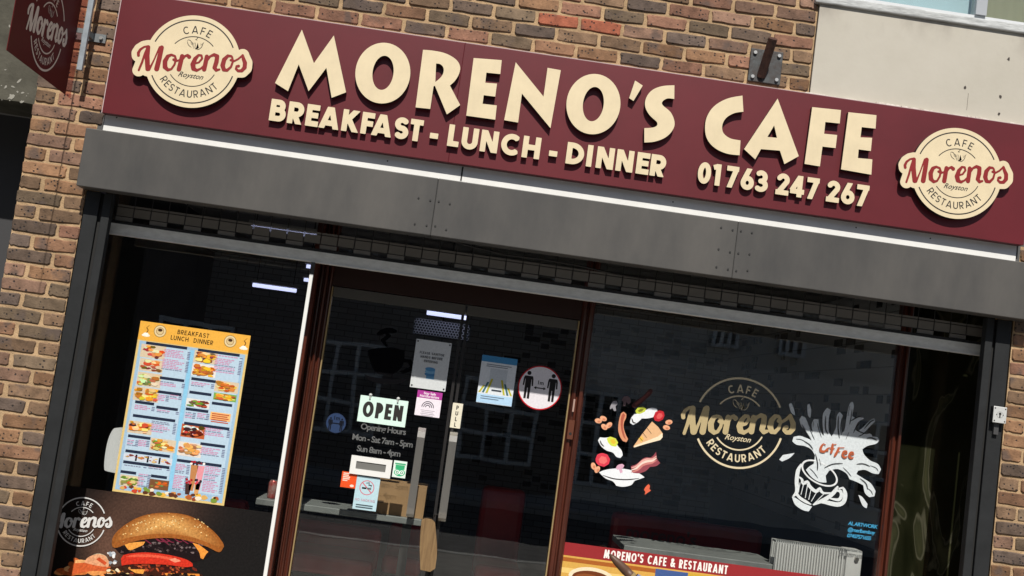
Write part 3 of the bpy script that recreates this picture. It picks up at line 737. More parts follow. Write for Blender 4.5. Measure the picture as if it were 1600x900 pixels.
box('rail_seal', mat('rubber_seal', (.015, .015, .015), .7), sh, -1.885, 2.745, .128, .146, 2.2187, 2.2335)
cb_ = [(at(u, v, .125)[0], .125, at(u, v, .125)[1]) for u, v in ((690, 372), (740, 386), (790, 398), (840, 404), (900, 414), (960, 428), (1010, 436))]
MB().tube([(p[0], p[1], p[2]) for p in cb_], .005, 6).build('cable', INK, sh)
# slim white post in the middle of the shutter opening
wp = MB().box(-.8285, -.8095, .112, .132, 0.0, 2.098); wp.build('white_post', WHITE, None, bevel=.002)
tag(bpy.data.objects['white_post'], 'slim upright white post standing between burger poster and mahogany mullion', 'post')
o = box('shaded_post_top', PLATE, None, -.829, -.809, .111, .133, 2.0985, 2.1595)  # upper end of the post, the housing's shade put into its grey
tag(o, 'short grey bracket joining top of slim white post to shutter rail', 'bracket')

# key switch on the right guide
ks = thing('key_switch', (2.79, -.04, 1.81), 'small square silver key switch screwed to the right black shutter guide', 'switch')
box('back_box', mat('switch_black', (.03, .03, .032), .5), ks, 2.757, 2.823, -.036, -.0025, 1.817, 1.897)
fp = box('face_plate', mat('switch_plate', (.72, .73, .72), .35, .3), ks, 2.755, 2.825, -.041, -.0365, 1.815, 1.899, bevel=.003)
sc = MB()
for dx in (.008, .062):
    for dz in (.010, .074): sc.flat([disc(2.755 + dx, 1.815 + dz, .0038, n=10)], front(-.0415))
for dx in (.018, .052): sc.flat([disc(2.755 + dx, 1.857, .003, n=8)], front(-.0415))
sc.build('screw', INK, fp)
MB().flat([disc(2.79, 1.862, .007, n=14)], front(-.0416)).flat([rect(2.7868, 1.842, 2.7932, 1.858)], front(-.0417)).build('keyhole', INK, fp)
MB().flat([disc(2.79, 1.857, .017, n=24), disc(2.79, 1.857, .0155, n=24)], front(-.0414)).build('key_ring', mat('key_ring_grey', (.4, .4, .4), .4, .6), fp)
hp = MB().box(2.775, 2.800, -.020, -.0025, 1.755, 1.8145); hp.build('conduit_stub', mat('conduit', (.06, .06, .062), .5), ks)

# ------------------------------------------------------------------ shopfront: mahogany frame, glass, doors
GLASS = glass_mat('shop_glass', (0.945, 0.955, 0.95, 1), base=0.085)
DGLASS = glass_mat('door_glass', (0.93, 0.945, 0.94, 1), base=0.072)
SMOKE = None
sf = thing('shopfront', (0.42, YG, 0), 'mahogany framed glass shopfront with double doors set back behind the shutter', 'shopfront')
HEAD = 2.44
def moulded(name, x0, x1, z0, z1, ribs):
    b = MB().box(x0, x1, YG - .012, YG + .05, z0, z1); w = (x1 - x0) / ribs
    for i in range(ribs):
        cx = x0 + w * (i + .5); pr = .018 + (.012 if i % 2 else 0)
        pts = [(cx - w * .40, YG - .0125), (cx - w * .25, YG - .0125 - pr * .8), (cx, YG - .0125 - pr), (cx + w * .25, YG - .0125 - pr * .8), (cx + w * .40, YG - .0125)]
        b.add([(p[0], p[1], z) for z in (z0, z1) for p in pts], [(j, j + 1, j + 6, j + 5) for j in range(4)] + [(0, 5, 9, 4)])
    return b.build(name, MAHOG, sf)
moulded('mullion', -.822, -.7455, 0, HEAD, 3)
jb = moulded('jamb', .631, .7065, 0, HEAD, 2)
moulded('mullion', 2.433, 2.492, 0, HEAD, 2)
box('stile', MAHOG, sf, -2.10, -2.062, YW - .02, YG + .05, 0, HEAD)
box('return_post', MAHOG, sf, -.8585, -.8225, YW - .012, YG + .045, 0, HEAD)
box('head', MAHOG, sf, -2.10, 3.0, YW - .02, YG + .08, HEAD + .0005, HEAD + .12)
box('transom', mat('shaded_mahogany', (.035, .014, .010), .4), sf, -.7454, .6305, YG - .015, YG + .05, 2.082, 2.24)  # darker copy of the mahogany, shade put into its colour
box('stall_riser', MAHOG, sf, -2.0615, -.859, YW - .012, YW + .04, 0, .20)
box('stall_riser', MAHOG, sf, .707, 2.4325, YG - .012, YG + .04, 0, .20)
for x in (-.7448, .6235): box('brass_edge', BRASS, sf, x, x + .0065, YG - .022, YG + .02, 0.01, 2.075)
box('window_pane', GLASS, sf, -2.0615, -.859, YW, YW + .006, .2005, HEAD)
box('window_pane', GLASS, sf, .707, 2.4325, YG, YG + .006, .2005, HEAD)
box('window_pane', GLASS, sf, -.7454, .6305, YG, YG + .006, 2.2405, HEAD)
lkp = MB().box(.640, .672, YG - .046, YG - .0435, 1.425, 1.53); lkp = lkp.build('lock_plate', mat('lock_plate_brown', (.22, .08, .05), .3, .5), jb)
MB().flat([disc(.656, 1.455, .008, n=14)], front(YG - .0465)).build('lock_keyhole', INK, lkp)
box('latch', mat('latch_pink', (.75, .5, .42), .3, .5), jb, .650, .659, YG - .050, YG - .0435, 1.575, 1.645)

def handle(door, x0, x1, z0, z1):
    pts = [(YG - .001, z0), (YG - .035, z0), (YG - .058, z0 + .018), (YG - .064, z0 + .05), (YG - .064, z1 - .05), (YG - .058, z1 - .018), (YG - .035, z1), (YG - .001, z1)]
    ins = [(YG - .001, z0 + .008), (YG - .033, z0 + .008), (YG - .051, z0 + .023), (YG - .056, z0 + .05), (YG - .056, z1 - .05), (YG - .051, z1 - .023), (YG - .033, z1 - .008), (YG - .001, z1 - .008)]
    b = MB(); n = 8
    for pr, sgn in ((pts, 1), (ins, -1)):
        b.add([(x, p[0], p[1]) for p in pr for x in (x0, x1)], [(2 * i, 2 * i + 1, 2 * i + 3, 2 * i + 2) for i in range(n - 1)])
    for x in (x0, x1): b.add([(x, p[0], p[1]) for p in pts + ins], [(i, i + 1, i + 9, i + 8) for i in range(n - 1)])
    b.build('handle', STEEL, door, recalc=True, weld=True)
STILE = mat('door_stile_black', (.018, .017, .017), .4)
TOPRAIL = mat('door_rail_grey', (.13, .125, .115), .5, .3)
for x0, x1, hx in ((-.736, -.006, (-.167, -.126)), (.006, .622, (.006, .048))):
    d = box('door', TOPRAIL, sf, x0, x1, YG - .012, YG + .022, 2.022, 2.076)
    box('bottom_rail', STILE, d, x0, x1, YG - .010, YG + .020, .012, .17)
    box('pane', DGLASS, d, x0 + .001, x1 - .001, YG, YG + .008, .1705, 2.0215)
    xm = (x1 - .016, x1) if x0 < -.1 else (x0, x0 + .016)
    box('meeting_stile', STILE, d, xm[0], xm[1], YG - .0011, YG - .0004, .171, 2.021)
    handle(d, hx[0], hx[1], .897, 1.378)
    if x0 < -.1:
        ld = d
a = at(545, 712, YG - .012); c = at(610, 748, YG - .012)
lx0, lx1, lz0, lz1 = -.505, -.283, 1.083, 1.182
lb = MB(); lb.solid([rect(lx0, lz0, lx1, lz1), rect(lx0 + .030, lz0 + .030, lx1 - .030, lz1 - .028)], front(YG - .014), front(YG - .0005))
lb = lb.build('letterbox', WHITE, ld, recalc=True)
box('flap', mat('letter_flap', (.25, .25, .235), .4, .4), lb, lx0 + .0305, lx1 - .0305, YG - .009, YG - .001, lz0 + .0305, lz1 - .0285)
# smoky pane at the far right, its colour swirled in olive
def smoke_mat():
    m = bpy.data.materials.new('swirled_olive_pane'); m.use_nodes = True; n = m.node_tree.nodes; L = m.node_tree.links; b = n['Principled BSDF']
    b.inputs['Roughness'].default_value = 0.12
    tc = n.new('ShaderNodeTexCoord'); mp = n.new('ShaderNodeMapping'); mp.inputs['Scale'].default_value = (3.4, 1, 1.35); mp.inputs['Location'].default_value = (.3, 0, .45); L.new(tc.outputs['Object'], mp.inputs[0])
    n1 = n.new('ShaderNodeTexNoise'); n1.inputs['Scale'].default_value = 1.1; n1.inputs['Detail'].default_value = 2.5; n1.inputs['Distortion'].default_value = 1.6; L.new(mp.outputs[0], n1.inputs['Vector'])
    r = n.new('ShaderNodeValToRGB'); e = r.color_ramp.elements
    e[0].position = .36; e[0].color = (.006, .007, .003, 1); e[1].position = .62; e[1].color = (.050, .050, .025, 1)
    q = e.new(.50); q.color = (.012, .013, .006, 1); q = e.new(.525); q.color = (.066, .064, .042, 1); q = e.new(.545); q.color = (.022, .024, .012, 1)
    L.new(n1.outputs[0], r.inputs[0]); L.new(r.outputs[0], b.inputs['Base Color'])
    return m
box('side_pane', smoke_mat(), sf, 2.4925, 3.0, YG, YG + .01, .2, HEAD)
box('stall_riser', MAHOG, sf, 2.4925, 3.0, YG - .012, YG + .04, 0, .1995)

# ------------------------------------------------------------------ posters and stickers on the glass
YP = YG - .0015; YPW = YW - .0015
def sheet(name, layers, label, cat, group=None, y=YP, edge=None, step=.00012):
    """a flat printed sheet: first layer is the paper with its own thickness"""
    loops, col = layers[0]
    xs = [p[0] for p in loops[0]]; zs = [p[1] for p in loops[0]]
    t = thing(name, ((min(xs) + max(xs)) / 2, y, min(zs)), label, cat, group)
    m = MB(); m.col = col; m.solid(loops, front(y - .001), front(y)); m.build('sheet', PRINT, t, colors=True, recalc=True)
    if len(layers) > 1:
        b = MB()
        for i, q in enumerate(layers[1:]):
            lv = q[2] if len(q) > 2 else i + 1
            b.col = q[1]; b.flat(q[0], front(y - .0011 - step * lv))
        t['_b'] = 0; del t['_b']
        b.build('print', PRINT, t, colors=True)
    return t
def txt_layer(s, x, z, h, col, y=0, bold=0.0, shear=0.0, align='LEFT', spacing=1.0):
    return ('T', s, x, z, h, col, bold, shear, align, spacing)
def add_text(t, items, y, name='lettering', material=None):
    b = MB()
    for s, x, z, h, col, bold, shear, align in items:
        k = len(b.v); b.col = col; font_loops_mesh(b, s, x, z, h, y, bold=bold, shear=shear, align=align)
    return b.build(name, material or PRINT, t, colors=True)

# ---- menu poster
MX0, MX1, MZ0, MZ1 = -1.746, -1.149, .8225, 1.748
def mz(x, y): return at(160 + x / 2.903, 490 + y / 2.903, YPW)
MX0, MZ1 = at(220, 501, YPW); MX1 = at(392, 524, YPW)[0]; MZ0 = at(261, 779.5, YPW)[1] + .003
def mrect(x0, y0, x1, y1):
    a = mz(x0, y0); b = mz(x1, y1); return rect(a[0], b[1], b[0], a[1])
lay_ = [([rect(MX0, MZ0, MX1, MZ1)], rgb(222, 194, 126))]
lay_.append(([rect(MX0 + .012, MZ0 + .012, MX1 - .012, MZ1 - .105)], rgb(158, 190, 216), 1))
lay_.append(([rect(MX0, MZ1 - .100, MX1, MZ1 - .0)], rgb(236, 176, 72), 1))
mid = (MX0 + MX1) / 2
for a_, b_ in ((MX0 + .028, mid - .014), (mid + .014, MX1 - .028)):
    lay_.append(([rect(a_, MZ0 + .05, b_, MZ1 - .12)], rgb(184, 208, 226), 2))
lay_.append(([rect(mid - .010, MZ0 + .04, mid + .010, MZ1 - .12)], rgb(140, 200, 232), 2))
for bx_ in ((200, 125, 390, 142), (262, 283, 375, 297), (252, 346, 362, 358), (150, 392, 238, 404), (246, 416, 346, 428), (140, 454, 336, 470), (118, 546, 222, 560), (106, 614, 312, 628), (96, 664, 310, 676), (84, 708, 156, 718), (222, 728, 296, 738),
            (435, 157, 628, 172), (405, 287, 518, 299), (396, 348, 498, 360), (498, 398, 592, 410), (380, 424, 484, 436), (372, 489, 582, 505), (446, 582, 560, 596), (340, 657, 546, 672)):
    a = mz(bx_[0], bx_[1]); b = mz(bx_[2], bx_[1]); lay_.append(([rect(a[0], a[1] - .016, a[0] + (b[0] - a[0]), a[1] - .001)], rgb(34, 44, 66), 4))
def textblock(x0, y0, x1, y1, pink=.75, prices=True):
    a = mz(x0, y0); b = mz(x1, y1); z = a[1]
    while z > b[1]:
        if rng.random() < .93:
            w = (b[0] - a[0]) * rng.uniform(.5, .82); c = rgb(200, 140, 176) if rng.random() < pink else rgb(128, 134, 160)
            x = a[0]
            while x < a[0] + w:
                ww = rng.uniform(.008, .026); lay_.append(([rect(x, z - .0052, min(x + ww, a[0] + w), z)], c, 4)); x += ww + .003
            if prices: lay_.append(([rect(b[0] - .016, z - .005, b[0], z)], rgb(110, 116, 148), 4))
        z -= .0086
for bb in ((282, 160, 385, 275), (262, 305, 372, 340), (252, 366, 300, 395), (308, 366, 358, 395), (148, 412, 235, 445), (248, 434, 345, 462), (225, 485, 330, 545), (130, 476, 215, 484), (115, 570, 160, 605), (165, 572, 210, 608), (100, 684, 200, 700), (210, 690, 305, 712), (165, 725, 212, 785),
           (515, 186, 625, 280), (405, 308, 505, 340), (396, 368, 500, 382), (484, 415, 590, 428), (378, 445, 420, 478), (432, 450, 482, 482), (465, 515, 575, 570), (448, 605, 552, 650), (335, 680, 380, 800), (468, 690, 540, 820)):
    textblock(*bb)
FOOD = [(205, 140, 70), (180, 95, 45), (235, 205, 150), (150, 70, 40), (215, 170, 95), (120, 150, 60), (240, 225, 200), (200, 70, 45), (95, 50, 30), (230, 180, 70)]
def photo(x0, y0, x1, y1, base=(214, 196, 168), pal=FOOD, n=30):
    r = mrect(x0 - 3, y0 - 4, x1 + 5, y1 + 5); lay_.append(([r], rgb(*base), 3))
    X0, X1 = r[0][0], r[1][0]; Z0, Z1 = r[0][1], r[2][1]; w = X1 - X0; h = Z1 - Z0
    for k in range(n):
        s = rng.uniform(.08, .19); cx = rng.uniform(X0 + s * w, X1 - s * w); cz = rng.uniform(Z0 + s * h, Z1 - s * h); c = rng.choice(pal)
        lay_.append(([disc(cx, cz, s * w * .9, s * h * rng.uniform(.6, 1), 12, 0, .25)], rgb(*[min(255, max(0, q + rng.randint(-25, 25))) for q in c]), 4 + k))
GREEN = [(120, 150, 60), (200, 190, 120), (90, 130, 50), (225, 215, 170), (190, 120, 60)]
YEL = [(235, 180, 60), (220, 140, 40), (245, 215, 130), (190, 100, 40)]
DES = [(90, 45, 28), (60, 28, 18), (235, 228, 220), (190, 90, 45)]
for q in ((182, 140, 276, 205), (176, 205, 266, 265)): photo(*q, pal=[(200, 100, 50), (230, 160, 80), (180, 70, 40), (235, 215, 170), (110, 70, 40)], n=16)
photo(166, 266, 256, 334, pal=GREEN); photo(150, 332, 246, 400, pal=YEL); photo(124, 487, 216, 547, pal=YEL + DES[:1]); photo(225, 566, 322, 628, pal=GREEN + YEL)
for i in range(4): photo(102 + i * 53, 636 + i * 7, 150 + i * 53, 664 + i * 7, base=(206, 214, 226), pal=[(225, 190, 130), (190, 130, 70), (150, 60, 50)], n=7)
photo(86, 732, 156, 784, pal=GREEN); photo(218, 752, 292, 800, base=(120, 80, 50), pal=[(190, 70, 30), (220, 110, 40), (110, 140, 60)], n=9)
photo(424, 168, 512, 228, pal=YEL + [(120, 70, 50)]); photo(414, 228, 506, 288, base=(230, 225, 220), pal=YEL + [(190, 80, 50)]); photo(517, 305, 608, 360, pal=YEL); photo(510, 361, 600, 398, base=(120, 170, 80), pal=YEL)
photo(386, 386, 478, 428, base=(225, 225, 220), pal=[(190, 60, 40), (110, 150, 60), (90, 60, 40)]); photo(365, 502, 456, 566, base=(190, 95, 50), pal=DES); photo(350, 582, 440, 650, base=(225, 215, 205), pal=[(205, 150, 90), (235, 190, 120), (180, 110, 60)])
q = mrect(492, 444, 578, 492); lay_.append(([q], rgb(242, 188, 120), 5))
for i in range(5): lay_.append(([rect(q[0][0] + .008, q[2][1] - .012 - i * .0105, q[1][0] - .008 - .008 * (i % 2), q[2][1] - .006 - i * .0105)], rgb(190, 90, 60), 6))
for cx, cy, w, h, c in ((410, 745, 17, 60, (190, 130, 80)), (440, 745, 17, 56, (226, 150, 160)), (388, 795, 16, 26, (70, 45, 40)), (428, 795, 14, 26, (215, 160, 100))):
    a = mz(cx, cy); w /= 885; h /= 885
    lay_.append(([[(a[0] - w, a[1] + h), (a[0] + w, a[1] + h), (a[0] + w * .6, a[1] - h), (a[0] - w * .6, a[1] - h)]], rgb(*c), 5))
    for k in range(6): lay_.append(([disc(a[0] + rng.uniform(-w, w), a[1] + h + rng.uniform(-.002, .022), .007, n=9, jit=.2)], rgb(*rng.choice([(175, 30, 45), (245, 240, 235), (60, 40, 50), (220, 80, 90)])), 6 + k))
for k in range(34):                                 # food strip along the foot
    x = rng.uniform(MX0 + .02, MX1 - .02); s = rng.uniform(.008, .018)
    lay_.append(([disc(x, MZ0 + rng.uniform(.014, .036), s, s * .7, 9, jit=.25)], rgb(*rng.choice(FOOD)), 4 + k % 14))
for cx in (262, 580):                               # two round seals and two steaming cups in the header
    a = mz(cx, 80 if cx < 400 else 126); r_ = .033
    for rr, c, lv in ((r_, (150, 120, 70), 3), (r_ * .9, (226, 206, 160), 4), (r_ * .62, (150, 110, 60), 5), (r_ * .54, (215, 190, 140), 6)): lay_.append(([disc(a[0], a[1], rr)], rgb(*c), lv))
    lay_.append(([disc(a[0], a[1] + .006, r_ * .36, r_ * .25)], rgb(70, 45, 25), 7))
for cx, cy in ((197, 98), (640, 158)):
    a = mz(cx, cy); lay_.append(([disc(a[0], a[1], .022, .008)], rgb(246, 238, 220), 4)); lay_.append(([disc(a[0], a[1] + .006, .014, .008)], rgb(250, 246, 236), 5))
    lay_.append(([ribbon([(a[0], a[1] + .012), (a[0] + .008, a[1] + .028), (a[0] - .002, a[1] + .04), (a[0] + .012, a[1] + .056)], .005)], rgb(110, 70, 30), 4))
for s, cx, cz in (('BREAKFAST', mid - .008, MZ1 - .044), ('LUNCH  DINNER', mid - .010, MZ1 - .078)):
    for g in place_text(s, cx, cz, .024, .15, .16, center=True): lay_.append((g, rgb(40, 26, 16), 6))
sheet('menu_poster', lay_, 'tall pale blue menu poster with orange Breakfast Lunch Dinner heading', 'poster', y=YPW)

# ---- burger poster
BX0, BX1, BZ0, BZ1 = -2.0605, -.862, .205, at(261, 779.5, YPW)[1]
def bz(pts): return tr(pts, 60, 760, 4.2105, YPW)
t = thing('burger_poster', (-1.45, YPW, BZ0), 'black window poster of a giant burger with white cafe logo', 'poster')
b = MB(); nx, nz = 44, 24; g0 = bz([(760, 120)])[0]; g1 = bz([(470, 380)])[0]
for i in range(nx + 1):
    for j in range(nz + 1):
        x = BX0 + (BX1 - BX0) * i / nx; z = BZ0 + (BZ1 - BZ0) * j / nz
        k = math.exp(-((x - g0[0]) / .22) ** 2 - ((z - g0[1]) / .10) ** 2) * .7 + math.exp(-((x - g1[0]) / .13) ** 2 - ((z - g1[1]) / .16) ** 2)
        b.col = (.011 + .115 * k, .010 + .055 * k, .010 + .035 * k, 1); b.add([(x, YPW - .0011, z)], [])
b.f = [(i * (nz + 1) + j, (i + 1) * (nz + 1) + j, (i + 1) * (nz + 1) + j + 1, i * (nz + 1) + j + 1) for i in range(nx) for j in range(nz)]
b.build('sheet', print_mat('poster_gloss_ink', .3, .26, .2), t, colors=True)
L_ = []
bun = smooth(bz([(485, 372), (492, 335), (520, 295), (575, 250), (650, 207), (740, 180), (860, 172), (985, 190), (1080, 238), (1160, 300), (1212, 365), (1222, 395), (1205, 425), (1180, 430), (1100, 392), (980, 355), (850, 338), (700, 348), (600, 372), (520, 402), (490, 398)]))
# fries and dip behind
for k in range(16):
    cx, cy = 150 + k * 22 + rng.uniform(-8, 8), 560 - 40 * math.sin(k / 5) + rng.uniform(-25, 40)
    a = bz([(cx, cy)])[0]; L_.append(([disc(a[0], a[1], rng.uniform(.03, .05), .016, 16, rng.uniform(-.6, .3), .06)], rgb(*rng.choice([(214, 120, 60), (228, 150, 84), (196, 98, 48), (236, 176, 116)]))))
a = bz([(400, 480)])[0]; L_.append(([disc(a[0], a[1], .045, .03, 20)], rgb(206, 190, 160)))
L_.append(([bz([(195, 545), (240, 505), (330, 500), (430, 515), (480, 530), (470, 560), (360, 555), (250, 575), (205, 580)])], rgb(206, 96, 52)))
L_.append(([smooth(bz([(300, 500), (330, 465), (390, 445), (440, 455), (470, 500), (460, 530), (380, 520)]))], rgb(222, 160, 120)))
L_.append(([smooth(bz([(380, 480), (400, 465), (450, 500), (440, 520)]))], rgb(200, 80, 44)))
for k in range(10): a = bz([(485 + rng.uniform(-20, 25), 460 + rng.uniform(-25, 45))])[0]; L_.append(([disc(a[0], a[1], .010, .007, 9, jit=.3)], rgb(*rng.choice([(210, 214, 220), (150, 160, 170), (235, 235, 235)]))))
# lower half of the burger
L_.append(([smooth(bz([(440, 590), (470, 540), (600, 520), (900, 540), (1080, 580), (1090, 760), (430, 760)]))], rgb(60, 28, 18)))
for k in range(70):
    a = bz([(rng.uniform(600, 1030), rng.uniform(500, 575))])[0]; L_.append(([disc(a[0], a[1], rng.uniform(.006, .016), .006, 9, rng.uniform(-1, 1), .3)], rgb(*rng.choice([(150, 60, 34), (110, 40, 26), (190, 90, 50), (80, 30, 20), (60, 20, 16)]))))
L_.append(([bz([(600, 545), (700, 545), (690, 575), (640, 570)])], rgb(232, 158, 70))); L_.append(([bz([(830, 570), (1060, 575), (1065, 620), (860, 610)])], rgb(226, 140, 56)))
for k in range(26): a = bz([(rng.uniform(440, 600), rng.uniform(530, 590))])[0]; L_.append(([disc(a[0], a[1], rng.uniform(.006, .013), .007, 9, jit=.3)], rgb(*rng.choice([(226, 196, 130), (240, 225, 190), (200, 130, 70), (60, 40, 26)]))))
for k in range(60): a = bz([(rng.uniform(450, 1060), rng.uniform(580, 640))])[0]; L_.append(([disc(a[0], a[1], rng.uniform(.01, .02), .009, 9, jit=.3)], rgb(*rng.choice([(26, 16, 14), (44, 26, 20), (70, 46, 38), (18, 12, 12)]))))
# tomato slice, patty, cheese, bun
patty = smooth(bz([(505, 405), (560, 380), (700, 350), (860, 345), (1000, 360), (1120, 410), (1135, 450), (1080, 480), (1010, 490), (860, 455), (700, 440), (580, 445), (540, 440)])); L_.append(([patty], rgb(30, 20, 22)))
for k in range(120):
    x = rng.uniform(540, 1090); a = bz([(x, 400 + (x - 820) ** 2 / 5200 - 10 + rng.uniform(-25, 40))])[0]; L_.append(([disc(a[0], a[1], rng.uniform(.004, .010), .005, 8, jit=.3)], rgb(*rng.choice([(20, 14, 16), (48, 36, 38), (78, 62, 62), (26, 18, 20), (120, 104, 104)]))))
for k in range(12): x = rng.uniform(680, 1000); p = bz([(x, 340), (x + 30, 362), (x + 55, 358 + rng.uniform(-8, 30))]); L_.append(([ribbon(p, .005)], rgb(120, 40, 62)))
tom = smooth(bz([(545, 475), (560, 452), (610, 440), (720, 434), (860, 450), (970, 478), (1015, 505), (1018, 525), (960, 530), (850, 515), (700, 508), (600, 512), (550, 520)])); L_.append(([tom], rgb(205, 52, 34)))
L_.append(([smooth(bz([(575, 462), (620, 450), (720, 446), (850, 462), (930, 482), (900, 486), (760, 466), (640, 464)]))], rgb(228, 92, 66))); L_.append(([smooth(bz([(860, 480), (900, 470), (940, 490), (900, 500)]))], rgb(240, 150, 120)))
L_.append(([bz([(565, 378), (640, 366), (705, 362), (690, 385), (610, 420), (592, 415)])], rgb(236, 160, 74))); L_.append(([smooth(bz([(1015, 370), (1060, 385), (1120, 430), (1105, 445), (1085, 478), (1068, 470), (1058, 430)]))], rgb(232, 148, 62)))
def blend(lp, c0, c1, cen, n=10, e=1.0):
    for k in range(n):
        t_ = (k / (n - 1)) ** e; f_ = 1 - k / n
        L_.append(([[(cen[0] + (p[0] - cen[0]) * f_, cen[1] + (p[1] - cen[1]) * f_) for p in lp]], rgb(*[c0[q] + (c1[q] - c0[q]) * t_ for q in range(3)])))
blend(bun, (150, 88, 38), (222, 170, 100), bz([(850, 232)])[0], 14, .8)
L_.append(([smooth(bz([(500, 375), (560, 345), (700, 318), (850, 312), (1000, 330), (1130, 375), (1205, 410), (1180, 428), (1100, 390), (980, 354), (850, 337), (700, 347), (600, 371), (520, 400)]))], rgb(158, 92, 40)))
for k in range(95):
    u = rng.random() ** .8; x = 560 + 560 * rng.random(); top = 172 + (abs(x - 860) / 370) ** 2 * 130; a = bz([(x, top + rng.uniform(4, 110))])[0]
    L_.append(([disc(a[0], a[1], .0045, .0028, 8, rng.uniform(-1, 1))], rgb(*rng.choice([(232, 196, 130), (206, 150, 82), (176, 116, 56), (240, 210, 150)]))))
b = MB()
for i, (lp, c) in enumerate(L_): b.col = c; b.flat(lp, front(YPW - .0013 - .000012 * i))
b.build('burger_print', print_mat('poster_gloss_ink', .3, .26, .2), t, colors=True)
ln, wd = logo_groups(lw=.05, tw=.15, fat=True); px, pz = at(60 + 285 / 4.2105, 760 + 232 / 4.2105, YPW); pr_ = 148 / 4.2105 / 281
m = MB()
for g in ln + [wd]: m.flat(put(g, px, pz, pr_), front(YPW - .006))
ry = roy(); m.add([(px + v[0] * pr_, YPW - .006, pz + v[2] * pr_) for v in ry.v], ry.f)
m.build('logo', mat('poster_white_ink', (.70, .70, .69), .4), t)

# ---- red banner poster under the right window
def cz(pts): return tr(pts, 860, 700, 2.963, YP)
RX0, RX1 = .709, 2.4305
L_ = [([rect(RX0, .205, RX1, .8695)], rgb(150, 44, 48)), ([rect(RX0, .205, RX1, .800)], rgb(214, 168, 82))]
for k in range(9): z = .79 - k * .055; L_.append(([rect(RX0, z - .022 - .006 * (k % 3), RX1, z)], rgb(*[(170, 96, 40), (236, 200, 120), (196, 128, 60)][k % 3])))
a = cz([(190, 590)])[0]; L_.append(([disc(a[0], a[1] - .012, .125, .055)], rgb(238, 222, 190))); L_.append(([disc(a[0], a[1] - .016, .105, .040)], rgb(112, 56, 26))); L_.append(([disc(a[0] - .02, a[1] - .018, .07, .024)], rgb(140, 78, 40)))
for x0, x1, c in ((1.22, 1.40, (66, 92, 150)), (1.40, 1.62, (206, 168, 60)), (1.62, 1.95, (236, 190, 40)), (1.95, 2.2, (180, 120, 60))): L_.append(([rect(x0, .21, x1, .792)], rgb(*c)))
for g in place_text("MORENO'S CAFE & RESTAURANT", cz([(245, 517)])[0][0], .8115, .047, .17, .13, squeeze=.70): L_.append((g, rgb(246, 240, 236)))
sheet('banner_poster', L_, "red edged window banner reading Moreno's Cafe and Restaurant in white", 'poster', step=.00006)

# ---- stickers and notices on the doors
def q_(u, v): return at(u, v, YP)
def card(name, u0, v0, wm, hm, col, label, cat, extra=None, holes=False, group=None):
    """upright card: top-left corner read from the photo, size in metres"""
    x, z = q_(u0, v0); L = [([rect(x, z - hm, x + wm, z)], col)]
    if extra: L += extra(x, z)
    return sheet(name, L, label, cat, group), x, z
# open sign hanging from two suction hooks
x, z = q_(564, 617); w, h = .262, .143
ot = thing('open_sign', (x + w / 2, YP, z - h), 'pale mint card with bold black word OPEN on left door', 'sign')
m = MB(); m.col = rgb(216, 242, 232); m.solid([rect(x, z - h, x + w, z)], front(YP - .008), front(YP - .005)); m.build('card', PRINT, ot, colors=True, recalc=True)
m = MB()
for g in place_text('OPEN', x + w * .50, z - h * .80, h * .60, .23, .13, squeeze=.80, center=True, shear=.0): m.flat(g, front(YP - .0085))
m.build('lettering', INK, ot)
for k in (.2, .78): MB().tube([(x + w * k, YP - .0005, z + .006), (x + w * k, YP - .016, z + .004), (x + w * k, YP - .012, z - .012)], [.010, .006, .005], 10).build('suction_hook', mat('clear_hook', (.55, .57, .56), .15), ot)
# opening hours in frosted vinyl
hb = thing('opening_hours_decal', (x + w / 2, YP, z - .32), 'grey frosted opening hours lettering on left door below OPEN card', 'decal')
VIN = bpy.data.materials.new('frosted_vinyl'); VIN.use_nodes = True; vn = VIN.node_tree.nodes; vl = VIN.node_tree.links
vb = vn['Principled BSDF']; vb.inputs['Base Color'].default_value = (.30, .31, .31, 1); vb.inputs['Roughness'].default_value = .8
vt = vn.new('ShaderNodeBsdfTransparent'); vm = vn.new('ShaderNodeMixShader'); vm.inputs[0].default_value = .42
vl.new(vt.outputs[0], vm.inputs[1]); vl.new(vb.outputs[0], vm.inputs[2]); vl.new(vm.outputs[0], vn['Material Output'].inputs[0])
m = MB()
for s, u, v, hh in (('Opening Hours', 563, 670, .034), ('Mon - Sat 7am - 5pm', 549.5, 686.5, .034), ('Sun 8am - 4pm', 557, 704.5, .034)):
    a = q_(u, v); m = MB(); font_loops_mesh(m, s, a[0], a[1], hh, YP - .0004, bold=.025, spacing=.86); m.build('lettering', VIN, hb)
# hand sanitising notice
def f(x, z):
    L = [([rect(x + .08, z - .21, x + .125, z - .155)], rgb(96, 150, 190))]
    L += [([disc(x + .098, z - .185 + .014 * k, .028, .011, 16)], rgb(*c)) for k, c in enumerate([(70, 128, 176), (120, 170, 206), (80, 140, 186)])]
    for i, (s, dx) in enumerate((('PLEASE SANITISE', .096), ('HANDS BEFORE', .096), ('ENTERING', .096))):
        for g in place_text(s, x + dx, z - .078 - i * .022, .013, .17, .16, center=True): L.append((g, rgb(70, 74, 80)))
    return L
sn, nx_, nz_ = card('sanitiser_notice', 651, 529, .196, .267, rgb(206, 210, 212), 'grey white notice with blue folded cloth picture pinned high on left door', 'notice', f)
for a, b in ((.010, .012), (.186, .012), (.010, .255), (.186, .255)): MB().tube([(nx_ + a, YP - .0035, nz_ - b), (nx_ + a, YP - .0011, nz_ - b)], .0045, 10).build('pin', INK, sn)
